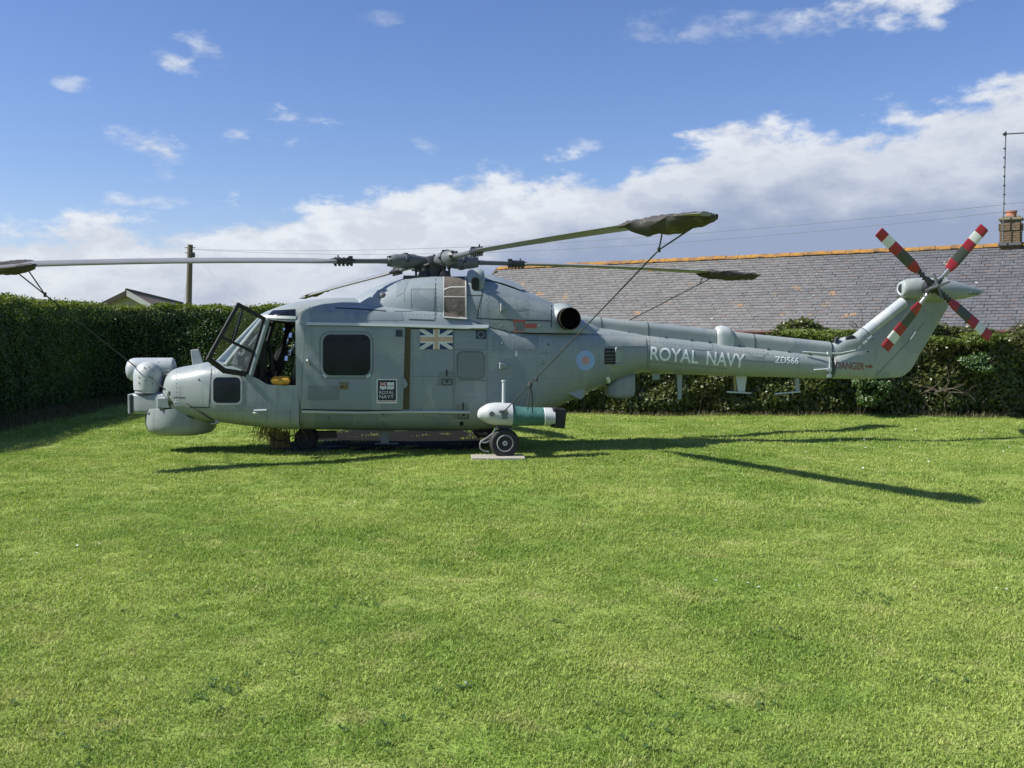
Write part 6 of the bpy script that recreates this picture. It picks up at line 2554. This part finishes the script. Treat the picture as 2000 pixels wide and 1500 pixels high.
for side, lab in ((1, 'near'), (-1, 'far')):
    yw = HY - side * 1.40
    c = ah(985, 868, HY - 1.40)
    c = Vector((c.x, yw, .205))
    wheel(c, .205, .165, side if False else (1 if side == 1 else -1), HELI)
    def leg(m):
        m.path([c + Vector((-.015, side * .13, -.0)), c + Vector((-.015, side * .15, .30))], [.045, .05], 12)
        m.box(c + Vector((.0, side * .04, .245)), (.20, .16, .08))
        m.path([c + Vector((0, 0, 0)), c + Vector((0, side * .16, 0))], .035, 10)
        m.path([c + Vector((.05, side * .1, .26)), c + Vector((.18, side * .5, .42))], .05, 10)
    solid('landing_leg', leg, 'rotor_dark')
    def brake_pipe(m):
        k = -side * .0
        pts = [(971, 833), (965, 845), (950, 856), (940, 861), (937, 868)]
        P = [ah(x, y, HY - 1.36) for x, y in pts]
        P = [Vector((p.x, HY - side * 1.36, p.z)) for p in P]
        m.path(P, .012, 8)
        P2 = [ah(x, y, HY - 1.36) for x, y in ((941, 863), (947, 864), (955, 861), (962, 860))]
        m.path([Vector((p.x, HY - side * 1.36, p.z)) for p in P2], .014, 8)
        P3 = [ah(x, y, HY - 1.3) for x, y in ((937, 868), (938, 876), (945, 880), (955, 882))]
        m.path([Vector((p.x, HY - side * 1.30, p.z)) for p in P3], .010, 8)
    solid('brake_pipe', brake_pipe, 'steel')
    # stub arm from the fuselage to the pod
    def stub(m):
        a = ah(985, 812, HY - 1.2)
        m.path([(a.x, HY - side * .6, a.z + .02), (a.x, HY - side * 1.3, a.z)], .085, 12)
    solid('stub_arm', stub, 'grey_paint')
    pod = bpy.data.objects.new('flotation_pod', None)
    COL.objects.link(pod)
    pod.parent = HELI
    pod.matrix_parent_inverse = Matrix.Translation(-Vector(HELI.location))
    Yp = HY - 1.38
    def prow(rows):
        rg = []
        for (px, yt, yb, hw) in fill(rows, 3):
            q = ah(px, (yt + yb) / 2, Yp - hw * .5)
            hh = (ah(px, yt, Yp).z - ah(px, yb, Yp).z) / 2
            rg.append([(q.x, HY - side * 1.38 + hw * math.cos(t), q.z + hh * math.sin(t)) for t in [2 * math.pi * k / 30 for k in range(30)]])
        return rg
    solid('pod_nose', lambda m: m.rings(prow([(932.5, 808, 813, .01), (935, 801, 817, .06), (942, 795.5, 821.5, .10), (955, 789, 828, .145), (972, 787, 832, .165), (1001, 788, 833, .175)])), 'white_paint' if False else 'pale_paint', pod)
    solid('pod_cover', lambda m: m.rings(prow([(1000.5, 791, 833, .17), (1010, 793.5, 833, .165), (1030, 795.5, 832.5, .16), (1050, 796.5, 832.5, .16), (1064.5, 797, 832, .16)])), 'green_cloth', pod)
    solid('pod_collar', lambda m: m.rings(prow([(1064, 797, 832.5, .163), (1074, 797, 833, .168), (1083, 798, 834, .17)])), 'pale_paint', pod)
    solid('pod_band', lambda m: m.rings(prow([(1062.5, 797, 832.5, .166), (1064.5, 797, 832.5, .166)])), 'text_white', pod)
    def cap(m):
        a, b = ah(1075, 798, Yp - .1), ah(1102, 836, Yp - .1)
        m.box(((a.x + b.x) / 2 + .02, HY - side * 1.36, (a.z + b.z) / 2), (b.x - a.x, .30, a.z - b.z), Matrix.Rotation(R(6), 3, 'Y'))
    solid('pod_end_box', cap, 'black', pod, smooth=False, bevel=.02)
    def podhole(m):
        q = ah(961, 808.5, Yp - .17)
        m.lathe((q.x, HY - side * (1.38 + .115), q.z), (-.1, -side, 0), [(0, .036), (.045, .036), (.05, .03)], 16)
    solid('pod_port', podhole, 'rotor_grey', pod)
    def tiering(m):
        q = ah(985, 805, Yp - .17)
        m.box((q.x, HY - side * 1.535, q.z - .04), (.10, .035, .11))
    solid('tie_down_recess', tiering, 'seam_soft', pod, smooth=False, bevel=.01)
    def ringb(m):
        q = ah(983, 803, Yp - .19)
        m.path([(q.x - .06, HY - side * 1.57, q.z), (q.x + .06, HY - side * 1.57, q.z + .015)], .014, 8)
    solid('tie_down_bar', ringb, 'steel', pod)
    def mastp(m):
        q = ah(983.5, 790, Yp)
        t = ah(984, 745, Yp)
        m.path([(q.x, HY - side * 1.38, q.z - .03), (t.x, HY - side * 1.38, t.z)], .024, 12)
        m.path([(t.x, HY - side * 1.38, t.z - .004), (t.x, HY - side * 1.38, t.z + .018)], .034, 12)
    solid('pod_mast', mastp, 'light_trim', pod)

for dy_ in (-.14, .14):
    c = ah(598, 869, HY - .14)
    wheel(Vector((c.x, HY + dy_, .172)), .168, .11, 1 if dy_ < 0 else -1, HELI, 'nose_rim_shaded')


def nose_leg(m):
    c = ah(598, 869, HY)
    m.path([(c.x, HY, .17), (c.x - .02, HY, .85)], [.05, .065], 14)
    m.path([(c.x, HY - .16, .172), (c.x, HY + .16, .172)], .035, 10)
    m.path([(c.x + .05, HY, .4), (c.x + .35, HY, .75)], .03, 10)
    m.box((c.x + .28, HY, .22), (.34, .18, .10))
solid('nose_leg', nose_leg, 'rotor_dark')

# ================================================================== LOOSE THINGS
# cloth covers on the blade tips
def cover(key, r0, r1, label, drop, wide, flap):
    m = MB()
    rg = []
    n = 22
    for k in range(n + 1):
        t = k / n
        r = r0 + (r1 - r0) * t
        wv = pchip([0, .06, .25, .5, .75, .92, 1], [.20, .26, wide * .92, wide, wide * .95, wide * .66, wide * .25], t)
        th = pchip([0, .06, .25, .5, .75, .95, 1], [.03, .042, .05, .05, .042, .03, .012], t)
        if drop == 0:
            th *= .55
        sg = drop * pchip([0, .2, .45, .62, .8, 1], [0, .55, 1.0, .8, .35, 0], t)
        ring = []
        for j in range(24):
            a = 2 * math.pi * j / 24
            u = math.cos(a) * wv
            v = math.sin(a) * th
            if v < 0:
                v = v * 1.2 - sg * (1 - (abs(math.cos(a)) ** 3)) - .018 * math.sin(9 * t + 3 * math.cos(a)) * (1 - abs(math.cos(a)))
            v += .014 * math.sin(13 * t + j * .9) + .010 * math.sin(27 * t + j * 1.7)
            tw = TW[key](r) * .7
            ring.append(bp(key, r, u * math.cos(tw) - v * math.sin(tw) - .03, u * math.sin(tw) + v * math.cos(tw) - .01))
        rg.append(ring)
    m.rings(rg)
    o = m.build('blade_cover', 'cover_cloth', None)
    return tag(o, label, 'cover', 'cloth covers tied on the rotor blade tips')


cover('near_right', 5.12, 6.36, 'sagging olive cloth cover on the raised blade tip against the sky', .07, .235, .1)
cover('near_left', 5.42, 6.55, 'olive cloth cover on the blade tip at the left picture edge', .06, .24, .1)
cover('far_right', 5.15, 6.40, 'dark cloth cover on the blade tip seen against the slate roof', .05, .24, .1)
cover('far_left', 5.60, 6.45, 'thin cloth cover on the blade tip pointing away over the cockpit', .0, .17, .1)


def rope(pts, r, mt, label, extra=None):
    m = MB()
    for P in pts:
        m.path(P, r, 7)
    if extra:
        extra(m)
    return tag(m.build('tie_down_rope', mt, None), label, 'rope', 'ropes tying the rotor blades down')


podring = ah(985, 803, HY - 1.58)
c1, c2 = bp('near_right', 5.62, -.05, -.12), bp('near_right', 6.02, .0, -.10)
kn = ah(1287, 488, 10.55)
knot = kn.lerp(podring, .80)
rope([[c1, kn], [c2, kn], [kn + Vector((.01, 0, .01)), kn.lerp(podring, .5), podring], [knot, knot + Vector((-.02, 0, -.2)), knot + Vector((-.03, 0, -.34))], [knot, knot + Vector((.03, 0, -.14)), knot + Vector((.035, 0, -.38))],
      [podring, podring + Vector((-.07, 0, -.02))]], .0085, 'rope', 'dark rope running from the right blade tip cover down to the flotation pod',
     lambda m: (m.box(kn, (.03, .03, .05)), m.lathe(knot + Vector((0, 0, .04)), (0, 0, -1), [(0, .01), (.03, .03), (.07, .03), (.09, .01)], 8), m.lathe(knot.lerp(kn, .06), (0, 0, -1), [(0, .01), (.02, .02), (.05, .01)], 8)))
tur_p = ah(253, 707, HY - .12)
a1, a2 = bp('near_left', 5.62, .0, -.10), bp('near_left', 5.50, .05, -.08)
k2 = a1.lerp(tur_p, .22)
rope([[a1, k2], [a2, k2], [k2, tur_p], [tur_p, ah(300, 742, HY - .36), ah(332, 768, HY - .44), ah(347, 777, HY - .53)],
      [ah(347, 777, HY - .53), ah(372, 792, HY - .60), ah(400, 811, HY - .62), ah(418, 822, HY - .55)]], .0085, 'rope', 'dark rope running from the left blade tip cover across the nose turret',
     lambda m: (m.box(k2, (.03, .03, .06)), m.lathe(ah(333, 768, HY - .46) + Vector((0, 0, .05)), (0, 0, -1), [(0, .01), (.03, .035), (.08, .03), (.10, .01)], 8)))
f1 = bp('far_right', 5.42, 0, -.08)
farpod = Vector((podring.x, HY + 1.55, podring.z))
rope([[f1, f1.lerp(farpod, .5), farpod], [bp('far_right', 5.25, .05, -.05), f1.lerp(farpod, .06)]], .0085, 'rope', 'thin rope from the far right blade tip cover slanting down behind the boom')


def lashing(m):
    for x, y0, y1 in ((329, 768, 797), (332.5, 766, 801), (336, 769, 803)):
        m.path([ah(x - 2, y0, HY - .44), ah(x + 1, (y0 + y1) / 2, HY - .50), ah(x, y1, HY - .42)], .012, 7)
    m.path([ah(310, 797, HY - .47), ah(331, 803, HY - .46), ah(350, 806, HY - .44), ah(380, 818, HY - .5)], .009, 7)
m = MB(); lashing(m)
tag(m.build('lashing_cord', 'rope_green', None), 'green cord lashed round the bracket under the nose turret', 'cord')

# yellow cushion in the doorway
m = MB()
rg = []
for k in range(13):
    t = k / 12
    px = 529 + 38 * t
    hh = (1 - abs(2 * t - 1) ** 4) ** .5 * .066 + .004
    c = ah(px, 743.5 + 1.5 * math.sin(t * 3), HY - .74)
    rg.append([(c.x, HY - .66 + .15 * sgn_pow(math.cos(a), .7), c.z + hh * sgn_pow(math.sin(a), .7)) for a in [2 * math.pi * j / 20 for j in range(20)]])
m.rings(rg)
tag(m.build('cushion', 'yellow_cloth', None), 'bright yellow cushion lying in the open cockpit doorway', 'cushion')

# slab, matting, straw and box by the wheels
m = MB()
g0, g1 = ground(919, 901), ground(1025, 892)
m.box((ah(985, 868, HY - 1.40).x - .10, HY - 1.46, .002), (.74, .44, .05), Matrix.Rotation(R(-5), 3, 'Z'))
tag(m.build('paving_slab', 'concrete', None, smooth=False, bevel=.008), 'pale concrete slab under the near main wheel', 'slab')
m = MB()
c = ah(598, 869, HY - .14)
n = 26
top = []
for k in range(n):
    a = 2 * math.pi * k / n
    rr = 1 + .18 * math.sin(3 * a) + .1 * math.sin(7 * a + 1)
    top.append(Vector((c.x + .02 + .52 * rr * math.cos(a), HY + .0 + .40 * rr * math.sin(a), .022 + .012 * math.sin(5 * a))))
m.prism(top, (0, 0, -.03))
tag(m.build('ground_mat', 'rope', None, smooth=False), 'ragged dark matting on the grass under the nose wheels', 'mat')
m = MB()
c = ah(546, 860, HY + .15)
m.box((c.x, HY + .2, c.z), (.27, .26, .24), Matrix.Rotation(R(12), 3, 'Z'))
for k in range(3):
    m.box((c.x, HY + .2, c.z - .08 + k * .08), (.285, .275, .012), Matrix.Rotation(R(12), 3, 'Z'))
tag(m.build('wooden_box', 'wood_box', None, smooth=False, bevel=.006), 'brown wooden box beside the nose wheel under the straw', 'box')
m = MB()
c = ah(540, 846, HY - .05)
for k in range(150):
    x = c.x + rng.normal(-.02, .17)
    y = HY + .0 + rng.normal(0, .12)
    z0 = c.z + .12 + rng.normal(0, .03)
    ln = rng.uniform(.1, .36)
    dxx = rng.normal(-.06, .10)
    m.path([(x, y, z0), (x + dxx * .4, y - .02, z0 - ln * .45), (x + dxx, y - .03, max(.02, z0 - ln))], [.004, .004, .002], 4)
tag(m.build('straw', 'straw', None), 'yellow straw spilling out below the belly by the nose wheel', 'straw')
m = MB()
m.path([ah(x, y, HY - .32) for x, y in ((524, 843), (530, 852), (541, 860), (553, 861), (560, 856), (572, 850), (577, 852), (575, 862), (564, 865), (556, 860))], .009, 7)
tag(m.build('cable_loop', 'black', None), 'black cable looping under the fuselage near the nose wheel', 'cable')

# turn the helicopter, and what is tied to it or lies round it, to its heading
HELI.rotation_euler = (0, 0, YAW)
for o in COL.objects:
    if o.parent is None and o.type == 'MESH' and o.name.split('.')[0] in ('blade_cover', 'tie_down_rope', 'lashing_cord', 'cushion', 'paving_slab', 'ground_mat', 'wooden_box', 'straw', 'cable_loop'):
        o.matrix_world = MH @ o.matrix_world
